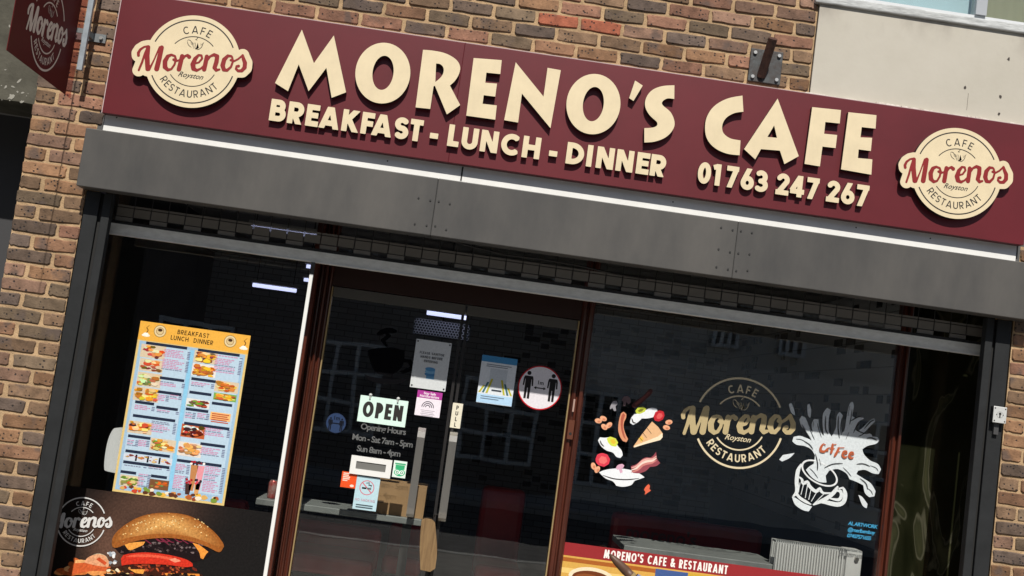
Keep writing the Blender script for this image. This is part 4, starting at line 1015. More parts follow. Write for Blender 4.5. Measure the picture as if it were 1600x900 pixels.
def f(x, z):
    L = [([rect(x, z - .040, x + .137, z)], rgb(172, 60, 150))]
    for r_, in ((.034,), (.024,), (.014,)): L.append(([[(x + .066 + p[0], z - .088 + p[1]) for p in arc(0, 0, r_, r_, 0, 180, 18) + arc(0, 0, r_ - .0045, r_ - .0045, 180, 0, 18)]], rgb(90, 84, 96)))
    for i, s in enumerate(('Stop Safe', 'Hertfordshire')):
        pass
    for i in range(4): L.append(([rect(x + .03 + .006 * (i % 2), z - .104 - i * .009, x + .108 - .008 * (i % 2), z - .1065 - i * .009)], rgb(176, 170, 180)))
    return L
st, x, z = card('rainbow_sticker', 653, 609, .137, .137, rgb(236, 228, 238), 'white sticker with magenta top band and drawn rainbow arch', 'sticker', f)
add_text(st, [('Stay Safe', x + .068, z - .019, .014, rgb(250, 235, 248), .03, 0, 'CENTER'), ('Hertfordshire', x + .068, z - .035, .014, rgb(250, 235, 248), .03, 0, 'CENTER')], YP - .0022)
def f(x, z):
    L = [([rect(x, z - .035, x + .196, z)], rgb(66, 136, 186)), ([rect(x + .055, z - .17, x + .15, z - .068)], rgb(196, 204, 212))]
    L.append(([rect(x, z - .26, x + .196, z - .212)], rgb(178, 212, 240)))
    for i in range(3):
        for sx, sg in ((x + .004 + i * .020, 1), (x + .192 - i * .020, -1)):
            L.append(([[(sx, z - .205), (sx + sg * .011, z - .205), (sx + sg * (.011 + .022), z - .165 + .02 * i), (sx + sg * .022, z - .165 + .02 * i)]], rgb(*[(186, 180, 50), (60, 110, 120), (186, 180, 50)][i])))
    for i in range(2): L.append(([rect(x + .03, z - .046 - i * .010, x + .168 - i * .02, z - .050 - i * .010)], rgb(120, 128, 140)))
    for i in range(2): L.append(([rect(x + .02, z - .222 - i * .012, x + .15 - i * .03, z - .226 - i * .012)], rgb(110, 130, 150)))
    L.append(([rect(x + .075, z - .190, x + .13, z - .182)], rgb(60, 66, 76)))
    return L
card('check_in_notice', 754, 554, .196, .262, rgb(220, 226, 232), 'white check-in notice with blue band and yellow green stripes on right door', 'notice', f)
# round distancing sticker
def person_loops(x, z, s):
    L = [[disc(x, z + .092 * s, .0115 * s, n=18)]]
    L.append([[(x + p[0] * s, z + p[1] * s) for p in [(-.022, .076), (.022, .076), (.027, .062), (.029, .022), (.021, .022), (.018, .058), (.0165, .058), (.016, -.05), (.003, -.05), (.002, .01), (-.002, .01), (-.003, -.05), (-.016, -.05), (-.0165, .058), (-.018, .058), (-.021, .022), (-.029, .022), (-.027, .062)]]])
    return L
def distance_sticker(u, v, r, cols, label, y):
    x, z = at(u, v, y); L = [([disc(x, z, r, n=56)], cols[0]), ([disc(x, z, r * .945, n=56)], cols[1])]
    for dx in (-.068, .068):
        for l in person_loops(x + dx * r / .122, z - .018, r / .122): L.append((l, cols[2]))
    L.append(([[(x - .034, z - .002), (x - .020, z + .007), (x - .020, z + .001), (x + .020, z + .001), (x + .020, z + .007), (x + .034, z - .002), (x + .020, z - .011), (x + .020, z - .005), (x - .020, z - .005), (x - .020, z - .011)]], cols[2]))
    t = sheet('distance_sticker', L, label, 'sticker', y=y)
    add_text(t, [('1m', x, z + .018, .022, cols[2], .03, 0, 'CENTER')], y - .0022)
distance_sticker(843.5, 606, .1215, (rgb(190, 24, 36), rgb(226, 222, 228), rgb(30, 26, 28)), 'round white one metre distancing sticker with red rim on right door', YP)
distance_sticker(525, 661, .055, (rgb(30, 40, 62), rgb(44, 62, 96), rgb(14, 18, 30)), 'small dark blue round distancing sticker on left door near mullion', YP)
# pull plate
x, z = q_(708, 629)
pt = thing('pull_plate', (x + .027, YP, z - .136), 'narrow cream plate with upright lettering PULL above right door handle', 'sign')
m = MB(); m.col = rgb(226, 220, 200); m.solid([rect(x, z - .136, x + .056, z)], front(YP - .003), front(YP)); m.build('plate', PRINT, pt, colors=True, recalc=True)
m = MB()
for i, c in enumerate('PULL'):
    for g in place_text(c, x + .028, z - .036 - i * .031, .023, .2, .1, center=True): m.flat(g, front(YP - .0034))
    xx = x + .028
m.build('lettering', INK, pt)
# letterbox neighbours
def f(x, z):
    L = [([rect(x + .012, z - .045, x + .062, z - .022)], rgb(60, 176, 120)), ([rect(x + .008, z - .020, x + .066, z - .012)], rgb(70, 170, 120)), ([disc(x + .0375, z - .062, .030, .020)], rgb(52, 180, 126))]
    for dx in (-.012, .012): L += [([disc(x + .0375 + dx, z - .062, .0125)], rgb(240, 248, 244)), ([disc(x + .0375 + dx, z - .062, .008)], rgb(52, 150, 110)), ([disc(x + .0375 + dx, z - .062, .004)], rgb(240, 248, 244))]
    return L
card('green_sticker', 616, 719, .072, .090, rgb(224, 240, 232), 'small green and white sticker with two round eyes beside letterbox', 'sticker', f)
def f(x, z):
    L = []
    for i, w in enumerate((.034, .030, .038, .036, .026)): L.append(([rect(x + .008, z - .012 - i * .0095, x + .008 + w, z - .006 - i * .0095)], rgb(255, 214, 196)))
    L.append(([disc(x + .062, z - .072, .011, .007)], rgb(255, 220, 205))); return L
card('orange_sticker', 535, 736, .083, .085, rgb(232, 84, 36), 'square orange sticker under left end of letterbox', 'sticker', f)
def f(x, z):
    cx, cz_ = x + .062, z - .058; L = [([disc(cx, cz_, .040, n=32), disc(cx, cz_, .0355, n=32)], rgb(206, 112, 126)), ([[(cx - .030, cz_ + .024), (cx - .026, cz_ + .028), (cx + .030, cz_ - .024), (cx + .026, cz_ - .028)]], rgb(206, 112, 126))]
    L.append(([rect(cx - .026, cz_ - .008, cx - .002, cz_ + .001)], rgb(24, 26, 28))); L.append(([rect(cx + .002, cz_ - .008, cx + .024, cz_ + .001)], rgb(90, 100, 104)))
    L.append(([ribbon([(cx + .02, cz_ + .004), (cx + .024, cz_ + .014), (cx + .008, cz_ + .016), (cx + .010, cz_ + .028), (cx - .008, cz_ + .024)], .006)], rgb(24, 26, 28)))
    for g in place_text('NO SMOKING', cx, z - .132, .013, .14, .16, center=True): L.append((g, rgb(196, 150, 164)))
    for i in range(2): L.append(([rect(cx - .046, z - .150 - i * .012, cx + .046, z - .155 - i * .012)], rgb(70, 84, 92)))
    return L
card('no_smoking_sign', 558, 743, .128, .178, rgb(184, 214, 224), 'pale blue no smoking sign on left door below letterbox', 'sign', f)
# black coffee cup silhouette painted on the left door
x0, y0, s0 = 480, 420, 3.2136
def kz(pts): return tr(pts, x0, y0, s0, YP)
L_ = [([smooth(kz([(305, 410), (335, 400), (420, 395), (490, 410), (485, 470), (460, 510), (420, 530), (360, 530), (330, 500), (312, 450)]))]),
      ([smooth(kz([(478, 450), (520, 455), (540, 485), (525, 515), (480, 525), (462, 515), (490, 505), (515, 490), (505, 470), (480, 470)]))]),
      ([smooth(kz([(285, 530), (340, 545), (450, 555), (520, 545), (470, 575), (390, 580), (320, 565)]))]),
      ([ribbon(kz([(400, 390), (380, 360), (410, 335), (385, 310)]), .03)]), ([ribbon(kz([(350, 330), (400, 310), (450, 315)]), .03)])]
t = thing('cup_decal', (q_(600, 560)[0], YP, q_(600, 600)[1]), 'black coffee cup silhouette painted on the left door above OPEN card', 'decal')
m = MB()
for i, l in enumerate(L_): m.flat(l, front(YP - .0002 - .0001 * i))
m.build('silhouette', mat('black_vinyl', (.004, .004, .005), .9, spec=0.02), t)

# ---- painted art on the right window
GOLD = mat('gold_leaf_vinyl', (.60, .48, .26), .38, .25)
ln, wd = logo_groups(lw=.045, tw=.17, fat=True)
px, pz = q_(1050 + 590 / 5.625, 580 + 455 / 5.625); pr_ = 391 / 5.625 / 281.5
t = thing('window_logo_decal', (px, YP, pz - pr_), 'gold round cafe logo lettered on the right hand window', 'decal')
m = MB()
for g in ln: m.flat(put(g, px, pz, pr_), front(YP - .0004))
ry = roy(); m.add([(px + v[0] * pr_, YP - .0004, pz + v[2] * pr_) for v in ry.v], ry.f)
m.build('ring_lettering', mat('pale_gold_vinyl', (.70, .60, .40), .4), t)
MB().flat(put(wd, px, pz, pr_), front(YP - .0005)).build('word', GOLD, t)

def fz(pts): return tr(pts, 910, 590, 4.737, YP)
def ff(pts, sm=True): q = fz(pts); return [smooth(q)] if sm else [q]
W_ = rgb(232, 236, 240); PEA = rgb(232, 170, 132); DK = rgb(40, 28, 28)
FA = []
for c in ((118, 320), (155, 303), (197, 352), (162, 365), (82, 655), (110, 680), (640, 330), (622, 370)):
    a = fz([c])[0]; an = rng.uniform(-1.2, 1.2)
    FA.append(([disc(a[0], a[1], .020, .0135, 16, an)], PEA)); FA.append(([disc(a[0] + .004, a[1] - .004, .009, .006, 10, an)], rgb(206, 130, 96)))
FA += [(ff([(375, 190), (405, 165), (450, 135), (490, 90), (510, 82), (522, 100), (505, 130), (460, 170), (410, 215), (375, 222), (362, 205)]), rgb(70, 34, 34)), (ff([(385, 195), (430, 160), (490, 105), (505, 110), (450, 165), (395, 208)]), rgb(110, 58, 54)),
       (ff([(290, 165), (305, 140), (335, 135), (355, 155), (358, 185), (340, 200), (325, 180), (318, 210), (300, 208), (305, 185)]), rgb(104, 84, 88)), (ff([(205, 215), (225, 175), (250, 172), (262, 195), (245, 212), (250, 245), (235, 248), (222, 225), (205, 235)]), rgb(150, 148, 154)),
       (ff([(385, 100), (400, 88), (392, 110), (400, 128), (384, 130)]), rgb(70, 70, 74)), (ff([(418, 90), (432, 80), (438, 100), (428, 112)]), rgb(70, 70, 74)),
       (ff([(360, 300), (385, 270), (430, 262), (470, 240), (510, 222), (550, 230), (560, 262), (530, 290), (480, 302), (440, 302), (410, 330), (375, 350), (352, 335)]), W_), (ff([(392, 245), (410, 222), (450, 216), (472, 230), (462, 252), (425, 268), (398, 265)]), rgb(196, 206, 70)), (ff([(410, 245), (430, 230), (455, 232), (440, 250), (418, 255)]), rgb(120, 120, 40)),
       (ff([(525, 290), (540, 255), (570, 240), (600, 250), (608, 280), (595, 310), (565, 325), (535, 318)]), rgb(190, 40, 50)), (ff([(548, 285), (565, 262), (588, 265), (594, 285), (575, 305), (552, 305)]), rgb(220, 90, 90)),
       (ff([(270, 320), (285, 265), (305, 252), (325, 270), (322, 300), (308, 330), (305, 370), (320, 420), (338, 455), (325, 478), (300, 470), (280, 440), (265, 390)]), rgb(216, 148, 112)), (ff([(290, 280), (305, 262), (316, 280), (302, 320), (300, 370), (312, 425), (322, 460), (305, 440), (288, 390), (282, 330)]), rgb(176, 92, 72)),
       (ff([(375, 512), (440, 420), (515, 325), (560, 365), (595, 415), (590, 445), (480, 480)], False), rgb(228, 182, 136)), (ff([(385, 505), (560, 435), (590, 410), (594, 440), (575, 462), (470, 490), (380, 518)], False), rgb(244, 226, 196)), (ff([(415, 450), (440, 430), (455, 455), (435, 478)], False), rgb(236, 190, 90)),
       (ff([(115, 465), (130, 442), (165, 445), (200, 440), (240, 470), (265, 510), (290, 540), (298, 575), (280, 595), (250, 585), (225, 555), (180, 540), (140, 510)]), W_), (ff([(180, 450), (205, 436), (245, 450), (264, 480), (250, 510), (215, 505), (190, 480)]), rgb(212, 220, 80)), (ff([(205, 460), (230, 455), (248, 475), (236, 495), (215, 485)]), rgb(226, 190, 60)),
       (ff([(98, 600), (110, 570), (145, 558), (185, 570), (205, 605), (195, 640), (160, 660), (120, 648), (100, 625)]), rgb(216, 62, 80)), (ff([(120, 605), (140, 580), (175, 590), (185, 620), (160, 640), (128, 632)]), rgb(232, 112, 110)),
       (ff([(122, 700), (180, 680), (280, 672), (380, 690), (430, 715), (460, 738), (420, 752), (385, 765), (360, 795), (300, 808), (250, 800), (225, 768), (170, 745)]), W_),
       (ff([(248, 665), (265, 645), (295, 638), (310, 650), (300, 670), (290, 672), (298, 700), (280, 708), (270, 680), (255, 682)]), rgb(214, 168, 190)),
       (ff([(358, 655), (400, 640), (440, 605), (470, 590), (500, 592), (525, 575), (545, 548), (552, 600), (575, 632), (545, 655), (500, 660), (470, 690), (420, 708), (375, 705), (362, 685)]), rgb(150, 74, 84)),
       (ff([(455, 830), (470, 805), (490, 788), (500, 800), (495, 825), (508, 835), (485, 850), (460, 868), (465, 845)]), rgb(224, 104, 74))]
for k in range(3):
    o_ = k * 16; FA.append(([ribbon(fz([(362, 668 + o_), (405, 652 + o_), (445, 617 + o_), (480, 604 + o_), (515, 604 + o_ * .8), (548, 580 + o_)]), .012)], rgb(*[(226, 170, 160), (240, 214, 200), (206, 130, 124)][k])))
for p in ([(150, 722), (230, 748), (330, 755), (420, 745)], [(365, 300), (375, 330), (395, 335)], [(130, 465), (140, 490), (160, 510)], [(420, 440), (445, 470)], [(445, 405), (475, 445)], [(475, 370), (510, 415)]):
    FA.append(([ribbon(fz(p), .006)], DK))
t = thing('food_art_decal', (q_(985, 690)[0], YP, q_(985, 770)[1]), 'painted flying breakfast food over a white plate on right window', 'decal')
b = MB()
for i, (lp, c) in enumerate(FA): b.col = c; b.flat(lp, front(YP - .0003 - .00006 * i))
b.build('painting', PRINT, t, colors=True)

WPAINT = print_mat('window_paint', .5, .10, .2); wn = WPAINT.node_tree.nodes; wl2 = WPAINT.node_tree.links
wt_ = wn.new('ShaderNodeBsdfTransparent'); wm_ = wn.new('ShaderNodeMixShader'); wm_.inputs[0].default_value = .84
wl2.new(wt_.outputs[0], wm_.inputs[1]); wl2.new(wn['Principled BSDF'].outputs[0], wm_.inputs[2]); wl2.new(wm_.outputs[0], wn['Material Output'].inputs[0])
def cf(pts, sm=True): q = tr(pts, 1210, 610, 3.747, YP); return smooth(q) if sm else q
SPL = [(230, 430), (238, 380), (215, 345), (175, 325), (130, 318), (105, 298), (112, 272), (150, 266), (190, 280), (215, 290), (185, 245), (158, 210), (146, 170), (160, 148), (182, 160), (205, 215), (225, 250), (218, 200), (232, 168), (258, 170), (262, 215), (278, 255), (290, 265), (282, 200), (285, 135), (310, 102), (330, 115), (318, 170), (318, 235), (335, 270), (360, 215), (365, 150), (382, 125), (400, 145), (392, 200), (395, 250), (412, 225), (425, 140), (440, 80), (458, 66), (465, 90), (455, 150), (470, 160), (515, 152), (525, 165), (490, 185), (470, 225), (490, 240), (520, 215), (560, 175), (585, 165), (590, 180), (555, 215), (530, 245), (565, 255), (575, 270), (600, 272), (615, 290), (595, 312), (545, 325), (515, 345), (525, 375), (560, 410), (605, 430), (624, 462), (610, 490), (575, 485), (530, 465), (490, 470), (480, 490), (520, 515), (565, 545), (592, 590), (585, 620), (555, 625), (530, 600), (520, 555), (480, 535), (440, 520), (420, 485), (370, 460), (320, 470), (300, 500), (305, 540), (260, 535), (215, 505), (185, 465), (205, 445)]
DRP = [[(28, 405), (50, 378), (118, 366), (90, 395), (45, 416)], [(492, 612), (515, 625), (545, 665), (540, 690), (515, 672)], [(84, 80), (100, 74), (115, 110), (120, 145), (98, 128)], [(192, 85), (205, 78), (215, 115), (210, 162), (195, 140)]]
WL = [([cf(SPL)], rgb(226, 234, 238))] + [([cf(d)], rgb(226, 234, 238)) for d in DRP]
def cring(cx, cy, rx, ry, rot, w): return [cf(disc(cx, cy, rx, ry, 40, math.radians(rot)), False), cf(disc(cx, cy, rx - w, ry - w * .8, 40, math.radians(rot)), False)]
for p in ([(205, 220), (222, 262), (235, 290)], [(250, 190), (262, 235), (275, 275)], [(330, 130), (325, 190), (330, 250)], [(395, 160), (388, 215), (392, 262)], [(455, 110), (448, 160), (440, 200)], [(500, 190), (478, 215), (462, 250)], [(550, 225), (520, 255), (490, 270)], [(560, 440), (595, 455), (608, 475)], [(540, 570), (565, 590), (575, 612)], [(125, 285), (155, 288), (180, 300)], [(400, 450), (430, 480), (450, 505)], [(205, 455), (230, 480), (255, 515)]):
    WL.append(([ribbon(cf(p, False), .0055)], rgb(60, 66, 72)))
WL.append((cring(264, 484, 118, 62, 30, 11), rgb(236, 240, 242)))
for p, w in (([(158, 430), (138, 470), (130, 530), (132, 590), (108, 622)], .022), ([(372, 560), (345, 600), (300, 635), (225, 670)], .022), ([(375, 575), (402, 570), (414, 605), (405, 650), (370, 668), (300, 655), (270, 655)], .024), ([(362, 588), (385, 590), (392, 615), (375, 640), (325, 632)], .018),
             ([(140, 505), (160, 520), (165, 545), (195, 535), (205, 560), (240, 590), (265, 575), (285, 600), (330, 600)], .018), ([(150, 540), (140, 590)], .012), ([(170, 550), (155, 610)], .012), ([(195, 545), (180, 630)], .012), ([(215, 575), (200, 640)], .012), ([(250, 590), (215, 650)], .012), ([(290, 605), (230, 665)], .012), ([(125, 595), (150, 630), (215, 668)], .016)):
    WL.append(([ribbon(cf(p, False), w)], rgb(232, 238, 240)))
WL.append(([cf([(102, 622), (125, 630), (170, 660), (220, 680), (200, 708), (165, 700), (120, 668)])], rgb(228, 236, 240)))
for p in ([(240, 370), (252, 430), (250, 470)], [(262, 400), (272, 440)], [(290, 455), (340, 432), (400, 428)], [(480, 432), (520, 430), (560, 445)], [(170, 295), (205, 318), (225, 345)], [(500, 515), (535, 545), (545, 580)], [(300, 150), (298, 220), (312, 255)], [(375, 150), (372, 220), (380, 280)], [(440, 90), (430, 150)], [(475, 230), (520, 250), (555, 250)], [(445, 180), (490, 155), (520, 158)], [(525, 225), (560, 185), (585, 172)], [(435, 245), (418, 285)], [(230, 180), (225, 215)], [(540, 280), (570, 278), (600, 292)], [(160, 200), (185, 245), (215, 290)]):
    WL.append(([ribbon(cf(p, False), .007)], rgb(26, 30, 34)))
t = thing('coffee_art_decal', (q_(1300, 700)[0], YP, q_(1290, 800)[1]), 'white painted coffee cup with big splash and orange lettering on right window', 'decal')
b = MB()
for i, (lp, c) in enumerate(WL): b.col = c; b.flat(lp, front(YP - .0003 - .00006 * i))
b.build('painting', WPAINT, t, colors=True)
COF = [[(300, 320), (285, 312), (270, 335), (270, 355), (290, 358), (302, 345)], [(318, 335), (306, 345), (312, 362), (324, 358), (325, 340), (318, 335)], [(340, 310), (336, 345), (328, 372)], [(332, 318), (362, 315)], [(330, 342), (352, 340)], [(378, 332), (365, 360), (348, 388)], [(368, 335), (408, 335)], [(362, 358), (384, 358)],
       [(400, 375), (424, 368), (420, 355), (404, 360), (398, 380), (410, 392), (425, 386)], [(440, 380), (463, 374), (458, 362), (444, 366), (436, 384), (448, 396), (462, 392)]]
b = MB()
for i, p in enumerate(COF): b.flat([ribbon(cf(p, False), .014)], front(YP - .0060 - .00005 * i))
b.build('coffee_word', mat('orange_paint', (.46, .10, .035), .5), t)
cr = thing('artist_credit_decal', (q_(1357, 830)[0], YP, q_(1340, 838)[1]), 'small blue handwritten artist credit low on right window', 'decal')
b = MB()
for s, u, v in (('AL ARTWORK', 1325, 823), ('@merlbemboy', 1324, 832.5), ('07407571655', 1323, 842)):
    a = q_(u, v - 3); font_loops_mesh(b, s, a[0], a[1], .021, YP - .0004, bold=.03, shear=.15, spacing=.86)
b.build('lettering', mat('blue_paint', (.05, .33, .58), .5), cr)

# ------------------------------------------------------------------ projecting acrylic sign on the left pier
XP = -2.135
ps = thing('projecting_sign', (XP, 0, 2.80), 'maroon translucent acrylic hanging sign with cafe logo fixed to left pier', 'shop sign')
def acrylic(name, col, fac):
    m = bpy.data.materials.new(name); m.use_nodes = True; n = m.node_tree.nodes; L = m.node_tree.links; p = n['Principled BSDF']
    p.inputs['Base Color'].default_value = col; p.inputs['Roughness'].default_value = .45; p.inputs['Specular IOR Level'].default_value = .08
    t_ = n.new('ShaderNodeBsdfTransparent'); t_.inputs[0].default_value = (.95, .72, .70, 1); mx = n.new('ShaderNodeMixShader'); mx.inputs[0].default_value = fac
    L.new(t_.outputs[0], mx.inputs[1]); L.new(p.outputs[0], mx.inputs[2]); L.new(mx.outputs[0], n['Material Output'].inputs[0]); return m
MB().box(XP - .003, XP, -.86, -.105, 2.80, 4.0).build('tinted_panel', acrylic('maroon_acrylic', (.115, .010, .014, 1), .93), ps)
MB().box(XP - .003, XP, -.1045, -.03, 2.80, 4.0).build('clear_edge', acrylic('clear_acrylic', (.5, .3, .3, 1), .13), ps)
def side(x): return lambda u, v: (x, u, v)
yl, zl = atx(47, 45, XP); yr, zr = atx(98, 60, XP); yb_, zb_ = atx(68, 111, XP)
pr_ = abs(yr - yl) / 2; yc = (yl + yr) / 2; zc_ = zb_ + pr_
ln, wd = logo_groups(lw=.05, tw=.15, fat=True); m = MB()
for g in ln + [wd]: m.flat(put(g, yc, zc_, pr_), side(XP + .0012))
ry = roy(); m.add([(XP + .0012, yc + v[0] * pr_, zc_ + v[2] * pr_) for v in ry.v], ry.f)
m.build('logo', mat('silver_vinyl', (.72, .66, .60), .5), ps)
box('clamp_bar', mat('pale_steel_bar', (.40, .45, .50), .4, .4, var=.15, vscale=20), ps, -2.101, -2.074, -.115, -.09, 2.933, 4.0, bevel=.002)
for z in (3.135, 3.75):
    tb_ = MB().box(-2.19, -2.128, -.012, -.0035, z - .022, z + .022).box(-2.1279, -2.018, -.012, -.0035, z - .022, z + .022).box(-2.098, -2.077, -.0885, -.0122, z - .015, z + .015).box(-2.1345, -2.1015, -.108, -.1, z - .012, z + .012)
    tb_ = tb_.build('wall_bracket', mat('bracket_grey', (.22, .24, .25), .45, .5), ps)
    for x in (-2.172, -2.04): MB().tube([(x, -.0118, z), (x, -.024, z)], .009, 8).build('bolt', BOLT, tb_)

# rusted pole socket above the sign
pk = thing('pole_socket', (1.379, 0, 3.413), 'rusty pole stub on a bolted grey steel plate above the sign', 'bracket')
box('plate', PLATE, pk, 1.293, 1.465, -.016, -.003, 3.414, 3.590, bevel=.002)
tp = at(1208, 60, -.13); bt = at(1190, 117, -.02)
d = (Vector((tp[0], -.13, tp[1])) - Vector((bt[0], -.02, bt[1])))
m = MB(); n = 18; A = Vector((bt[0], -.018, bt[1])); B = Vector((tp[0], -.13, tp[1])); m.tube([A - d * .05, A + d * .5, B], .0235, n, cap=False); m.tube([B, B - d * .3], .0185, n, cap=False)
k = 2 * n; kk = 3 * n; m.f += [(k + j, k + (j + 1) % n, kk + (j + 1) % n, kk + j) for j in range(n)]
m.build('socket_tube', RUST, pk, recalc=True)
for x in (1.315, 1.443):
    for z in (3.437, 3.567): MB().tube([(x, -.0155, z), (x, -.027, z)], .0095, 8).build('bolt', BOLT, pk)

# ------------------------------------------------------------------ cafe interior behind the glass
def struct(name, m, *b): return tag(box(name, m, None, *b), kind='structure')
IX0, IX1, IY1, IZ1 = -2.9, 3.05, 7.2, 2.78
struct('interior_floor', mat('dark_tile_floor', (.34, .315, .29), .45, var=.25, vscale=5), IX0, IX1, YG + .09, IY1, -.05, 0)
struct('interior_ceiling', mat('cafe_ceiling', (.30, .29, .28), .9), IX0, IX1, YG + .09, IY1, IZ1, IZ1 + .05)
def tile_mat(name, a, b, sx):
    m = bpy.data.materials.new(name); m.use_nodes = True; n = m.node_tree.nodes; L = m.node_tree.links; p = n['Principled BSDF']; p.inputs['Roughness'].default_value = .6
    tc = n.new('ShaderNodeTexCoord'); mp = n.new('ShaderNodeMapping'); mp.inputs['Rotation'].default_value = (math.radians(90), 0, 0) if sx == 'x' else (math.radians(90), 0, math.radians(90))
    L.new(tc.outputs['Object'], mp.inputs[0])
    br = n.new('ShaderNodeTexBrick'); br.inputs['Color1'].default_value = a; br.inputs['Color2'].default_value = b; br.inputs['Mortar'].default_value = tuple(q * .45 for q in a[:3]) + (1,)
    br.inputs['Scale'].default_value = 1; br.inputs['Brick Width'].default_value = .2; br.inputs['Row Height'].default_value = .065; br.inputs['Mortar Size'].default_value = .005
    L.new(mp.outputs[0], br.inputs[0]); L.new(br.outputs[0], p.inputs['Base Color']); return m
TW = tile_mat('slate_brick_slips', (.70, .74, .76, 1), (.58, .61, .63, 1), 'x'); TS = tile_mat('slate_brick_slips_side', (.76, .77, .77, 1), (.66, .67, .675, 1), 'y')
struct('interior_back_wall', TW, IX0, IX1, IY1, IY1 + .1, 0, IZ1)
wsd = struct('interior_side_wall', TS, IX1, IX1 + .1, YG + .09, IY1, 0, IZ1)
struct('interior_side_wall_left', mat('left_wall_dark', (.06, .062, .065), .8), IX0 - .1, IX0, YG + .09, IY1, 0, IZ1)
for a, b in ((IX0, -2.065), (3.002, IX1)): struct('interior_front_wall', DARKIN, a, b, YG + .09, YG + .2, 0, IZ1)
struct('interior_front_lintel', DARKIN, -2.064, 3.001, YG + .09, YG + .2, HEAD + .121, IZ1 - .002)
tag(box('dado_panel', mat('dark_dado', (.05, .035, .03), .6), None, IX1 - .02, IX1 - .002, YG + .25, IY1 - .002, 0, .905), 'dark timber dado panel along the tiled side wall inside', 'panel')
# proud dark slips scattered over the tiled walls
DT = mat('black_slip', (.022, .022, .025), .5)
for k in range(190):
    z = .95 + .065 * rng.randrange(27); y = 1.0 + .1 * rng.randrange(56)
    MB().box(IX1 - .009, IX1 - .0005, y, y + rng.choice((.1, .1, .19)), z, z + .058).build('tile', DT, wsd)
wbk = bpy.data.objects['interior_back_wall']
for k in range(170):
    z = .65 + .065 * rng.randrange(30); x = .3 + .1 * rng.randrange(27)
    MB().box(x, x + rng.choice((.09, .09, .18)), IY1 - .009, IY1 - .0005, z, z + .058).build('tile', DT, wbk)
# tube lights
LED = emit_mat('led_tube_glow', (.60, .64, 1.0, 1), 1.6)
def tube_light(x0, x1, y, z, label):
    t = thing('tube_light', ((x0 + x1) / 2, y, z), label, 'light', 'cool white tube lights inside the cafe')
    box('housing', mat('light_housing', (.5, .5, .5), .5), t, x0 - .02, x1 + .02, y - .02, y + .02, z + .021, z + .045)
    MB().tube([(x0, y, z), (x1, y, z)], .0165, 10).build('tube', LED, t)
    r = MB().tube([(x0 + .03, y, z + .045), (x0 + .03, y, IZ1)], .004, 6).tube([(x1 - .03, y, z + .045), (x1 - .03, y, IZ1)], .004, 6); r.build('hanger', INK, t)
for (u0, v0), (u1, v1), y, lb in (((395, 445.5), (463, 454), 4.0, 'long cool white tube light seen through the left window'), ((479, 416), (508, 420), 4.6, 'upper of two short tube lights behind top of slim white post'), ((475, 437), (505, 441), 5.2, 'lower of two short tube lights behind top of slim white post'),
                                 ((667, 488.5), (729, 497), 3.0, 'tube light over the honeycomb lamp inside the doors'), ((393, 354), (497, 369), 2.3, 'tube light seen through the shutter curtain above left window')):
    a = at(u0, v0, y); b = at(u1, v1, y); tube_light(a[0], b[0], y, (a[1] + b[1]) / 2, lb)
# honeycomb lamp
a = at(648, 497, 3.15); b = at(732, 532, 3.15); hl = thing('honeycomb_lamp', ((a[0] + b[0]) / 2, 3.15, b[1]), 'dark ceiling lamp with bluish honeycomb face inside the doors', 'lamp')
box('body', mat('lamp_body', (.02, .02, .028), .5), hl, a[0], b[0], 3.16, 3.4, b[1], a[1])
m = MB(); r_ = .013; row = 0; z = b[1] + .01
while z < a[1]:
    x = a[0] + (.0115 if row % 2 else 0) + .012
    while x < b[0] - .01: m.flat([disc(x, z, r_, n=6, rot=math.pi / 6), disc(x, z, r_ * .72, n=6, rot=math.pi / 6)], front(3.158)); x += r_ * 1.78
    z += r_ * 1.54; row += 1
m.build('honeycomb', emit_mat('honeycomb_glow', (.16, .22, .42, 1), .10), hl)
MB().tube([((a[0] + b[0]) / 2, 3.28, a[1] - .01), ((a[0] + b[0]) / 2, 3.28, IZ1)], .006, 6).build('rod', INK, hl)

GREYTOP = mat('grey_laminate', (.26, .27, .26), .5, col2=(.18, .19, .185), vscale=7, stretch=(1, 5, 1))
RED = mat('red_leatherette', (.42, .026, .026), .4, var=.25, vscale=4)
def table(x0, x1, y0, y1, z, label):
    t = thing('table', ((x0 + x1) / 2, (y0 + y1) / 2, 0), label, 'table'); box('tabletop', GREYTOP, t, x0, x1, y0, y1, z - .035, z, bevel=.004)
    for x in (x0 + .08, x1 - .08): box('leg', INK, t, x - .025, x + .025, (y0 + y1) / 2 - .03, (y0 + y1) / 2 + .03, .02, z - .0355)
    for x in (x0 + .08, x1 - .08): box('foot', INK, t, x - .05, x + .05, y0 + .08, y1 - .08, 0, .0195)
TZ = at(430, 782, .66)[1]
table(at(400, 780, .66)[0], at(660, 805, .66)[0], .66, .98, TZ, 'long grey table behind the left door carrying can and carton')
k_ = 6.47 / 6.75
table(1.10 * k_, 2.02 * k_, .62, 1.10, at(1100, 868, .62)[1], 'grey table behind the red banner in the right window')
def seat(x0, x1, y, zs, zt, label, word=False):
    t = thing('bench_seat', ((x0 + x1) / 2, y, 0), label, 'bench'); box('base', INK, t, x0, x1, y - .5, y, 0, zs - .12)
    box('cushion', RED, t, x0 + .002, x1 - .002, y - .52, y, zs - .1195, zs, bevel=.03)
    bk = box('backrest', RED, t, x0, x1, y + .001, y + .14, 0, zt, bevel=.04)
    if word:
        m = MB(); font_loops_mesh(m, "moreno's", x0 + .10, zt - .17, .10, y - .004, bold=.03); m.build('lettering', mat('embossed_red', (.16, .05, .045), .5), bk)
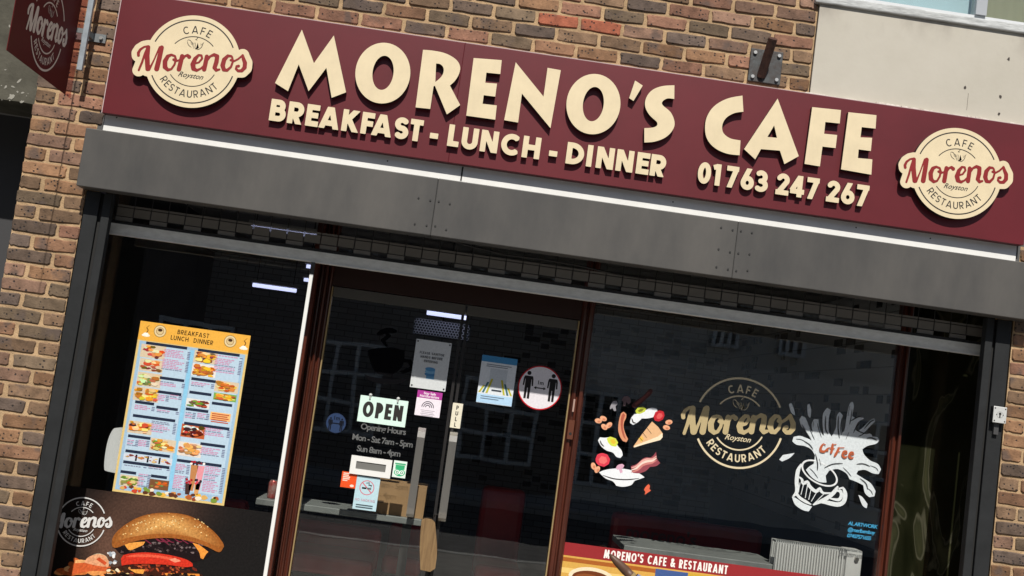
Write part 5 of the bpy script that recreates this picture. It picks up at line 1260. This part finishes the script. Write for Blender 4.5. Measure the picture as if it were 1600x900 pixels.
for a_, b_, y, zs, zt, lb, w in ((-1.95, -1.30, 2.2, .45, .66, 'red bench seat behind the burger poster', 0), (-1.02, -.36, 2.1, .46, .60, 'red padded bench seat under the long grey table', 0), (-.33, -.06, 2.6, .44, .60, 'narrow red bench seat beside the door gap inside', 0), (.30, .62, 2.6, .46, .95, 'upright red bench back inside the right door', 0), (1.25, 2.35, 2.45, .48, .90, 'red bench with embossed lettering in the right window', 1)):
    seat(a_, b_, y, zs, zt, lb, w)
# drinks can
CY = .74; a = at(426, 765, CY); cn = thing('drinks_can', (a[0], CY, TZ), 'small red drinks can standing on the long grey table', 'can')
m = MB().tube([(a[0], CY, TZ + .0005), (a[0], CY, TZ + .007), (a[0], CY, TZ + .088), (a[0], CY, TZ + .100)], [.020, .026, .026, .020], 18, cap=False); m.build('body', mat('red_can', (.52, .03, .025), .25, .4, col2=(.7, .5, .45), vscale=22), cn, smooth=True)
MB().tube([(a[0], CY, TZ + .1002), (a[0], CY, TZ + .103)], .0195, 18).build('lid', BOLT, cn)
# cardboard carton
a = at(590, 752, .70); b = at(662, 800, .70); ct = thing('carton', ((a[0] + b[0]) / 2, .8, TZ), 'brown cardboard carton on the long grey table behind the left handle', 'box')
CARD = mat('brown_card', (.42, .25, .12), .8, var=.12, vscale=6)
box('carton_body', CARD, ct, a[0], b[0], .70, .95, TZ + .0005, a[1])
TAPE = mat('dark_tape', (.16, .10, .06), .3)
box('packing_tape', TAPE, ct, b[0] - .085, b[0] - .05, .6985, .6998, TZ + .001, a[1] - .001); box('packing_tape', TAPE, ct, a[0] + .001, a[0] + .05, .6982, .6997, TZ + .06, TZ + .073)
# white casing half hidden by the menu
wc = thing('wall_dispenser', (-1.78, .75, .9), 'white rounded plastic casing half hidden behind the menu poster', 'dispenser')
m = MB(); lp = smooth([(-1.787, .955), (-1.792, 1.07), (-1.777, 1.145), (-1.745, 1.165), (-1.62, 1.165), (-1.60, 1.14), (-1.60, .945), (-1.62, .93), (-1.76, .93)], sharp=70); m.solid([lp], front(.41), front(.50)); m.build('casing', WHITEPL, wc, recalc=True)
box('stand', INK, wc, -1.70, -1.66, .43, .48, 0, .9295)
# radiator
RY = .60; RXA = at(1213, 846, RY)[0]; RXB = at(1320, 880, RY)[0]; RXC = at(1345, 880, RY)[0]; RZ = at(1213, 844, RY)[1]
rd = thing('radiator', ((RXA + RXC) / 2, RY + .05, 0), 'white ribbed panel radiator low in the right window', 'radiator')
RW = mat('radiator_white', (.66, .66, .64), .45)
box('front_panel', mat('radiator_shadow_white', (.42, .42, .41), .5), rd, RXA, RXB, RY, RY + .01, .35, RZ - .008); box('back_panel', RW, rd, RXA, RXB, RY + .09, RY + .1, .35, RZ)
m = MB(); x = RXA + .004
while x < RXB - .008: m.box(x, x + .0075, RY - .012, RY - .0005, .36, RZ - .012); x += .0155
m.build('rib', RW, rd)
m = MB(); x = RXA + .002
while x < RXB - .004: m.box(x, x + .004, RY + .011, RY + .089, RZ - .012, RZ); x += .012
m.build('top_grille', RW, rd)
ec = box('end_cap', RW, rd, RXB + .0005, RXC, RY - .014, RY + .104, .35, RZ + .004, bevel=.006)
MB().tube([((RXB + RXC) / 2 + .012, RY - .0142, RZ - .045), ((RXB + RXC) / 2 + .012, RY - .026, RZ - .045)], .012, 12).build('valve', STEEL, ec)
for x in (RXA + .05, RXB - .06): box('foot', RW, rd, x, x + .02, RY + .015, RY + .085, 0, .3495)
# small wooden board hooked on the door gap
bd = thing('wooden_board', (0, YG - .02, .63), 'tapered tan wooden paddle hanging between the doors below the handles', 'board')
lp = smooth(tr([(215 + 640, 590), (222 + 640, 580), (262 + 640, 590), (275 + 640, 600)], 0, 0, 1, 0)) if False else [at(u, v, YG - .02) for u, v in ((659, 812), (665, 810), (675, 812), (680, 817), (683, 860), (680, 888), (672, 893), (657, 890), (656, 850))]
WD = mat('tan_wood', (.27, .17, .075), .6, col2=(.15, .085, .035), vscale=10, stretch=(8, 1, .6))
MB().solid([smooth(lp)], front(YG - .032), front(YG - .014)).build('blade', WD, bd, recalc=True)
MB().tube([(-.02, YG - .02, .905), (-.012, YG - .05, .93), (.02, YG - .06, .935)], .003, 6).build('cord', INK, bd)
# folded parasol leaning in front of the banner
tip = at(952, 866, .30); pa = thing('folded_parasol', (tip[0] + .95, .3, 0), 'folded parasol with brown wooden tip and brass ring leaning before red banner', 'parasol')
T = Vector((tip[0], .30, tip[1])); DIR = Vector((.80, 0, -.60)).normalized(); L0 = T.z / .6 * 1.0
def on(s): return T + DIR * s
MB().tube([on(0), on(.02), on(.06), on(.12), on(.155)], [.004, .014, .022, .026, .024], 14).build('wooden_tip', mat('dark_parasol_wood', (.10, .05, .03), .5), pa, smooth=True)
MB().tube([on(.1555), on(.175)], .0265, 14).build('ferrule', BRASS, pa)
m = MB(); n = 16
for i in range(9):
    s = .18 + i * .09; rr = .03 + .055 * min(1, i / 3)
    for j in range(n):
        th = 2 * math.pi * j / n; k = rr * (1 + .28 * math.cos(4 * th + .4)); a_ = DIR.cross(Vector((0, 1, 0))); m.col = rgb(96, 116, 170) if (j // 4) % 2 else rgb(226, 180, 40)
        m.v.append(on(s) + a_ * math.cos(th) * k + Vector((0, 1, 0)) * math.sin(th) * k); m.c.append(m.col)
for i in range(8):
    for j in range(n): m.f.append((i * n + j, i * n + (j + 1) % n, (i + 1) * n + (j + 1) % n, (i + 1) * n + j))
m.build('canopy', PRINT, pa, colors=True, smooth=True)
MB().tube([on(.17), on(T.z / .6 - .012)], .016, 10).build('pole', WD, pa)

# ------------------------------------------------------------------ the other side of the street, mirrored in the glass
OY = -13.5
ob = thing('opposite_building', (0, OY, 0), 'brick terrace with pale rendered wing and white sash windows mirrored in the shop glass', 'building')
OW = mat('opposite_brick', (.13, .10, .085), .9, var=.3, vscale=3); OWH = mat('sash_white', (.80, .80, .78), .5)
box('wall', OW, ob, -14, 2.05, OY - 2, OY, -.1, 6.5)
box('rendered_wing', mat('opposite_render', (.86, .80, .72), .9, var=.12, vscale=1.2), ob, 2.0505, 12, OY - 2, OY + .02, -.1, 2.7)
box('upper_wing', mat('opposite_upper_render', (.62, .58, .52), .9, var=.2, vscale=1.2), ob, 2.0505, 12, OY - 2, OY - .01, 2.701, 6.5)
box('roof', mat('slate_roof', (.10, .10, .11), .8), ob, -14.3, 12.3, OY - 2.5, OY + .3, 6.501, 6.8)
for x, z0, w, h in ((.15, .45, 1.35, 1.45), (2.25, .25, 1.0, 1.7), (4.4, 3.0, .5, 1.8), (5.6, 3.0, .5, 1.8), (-2.6, .6, 1.3, 1.6), (-5.2, .6, 1.3, 1.6), (-2.6, 3.4, 1.3, 1.6), (-5.2, 3.4, 1.3, 1.6), (.15, 3.4, 1.35, 1.6), (7.2, .5, 1.1, 1.6)):
    w_ = MB().box(x, x + w, OY + .022, OY + .05, z0, z0 + h).build('window', mat('sash_dark', (.015, .015, .018), .4), ob)
    g = MB()
    for k in range(4): g.box(x + k * (w - .07) / 3, x + k * (w - .07) / 3 + .07, OY + .0505, OY + .085, z0, z0 + h)
    for k in range(4): g.box(x, x + w, OY + .0503, OY + .08, z0 + k * (h - .07) / 3, z0 + k * (h - .07) / 3 + .07)
    g.build('glazing_bar', OWH, w_)
tag(box('far_pavement', mat('far_paving', (.36, .35, .33), .9), None, -40, 40, OY + .021, OY + 2.2, -.5, 0.0), kind='structure')
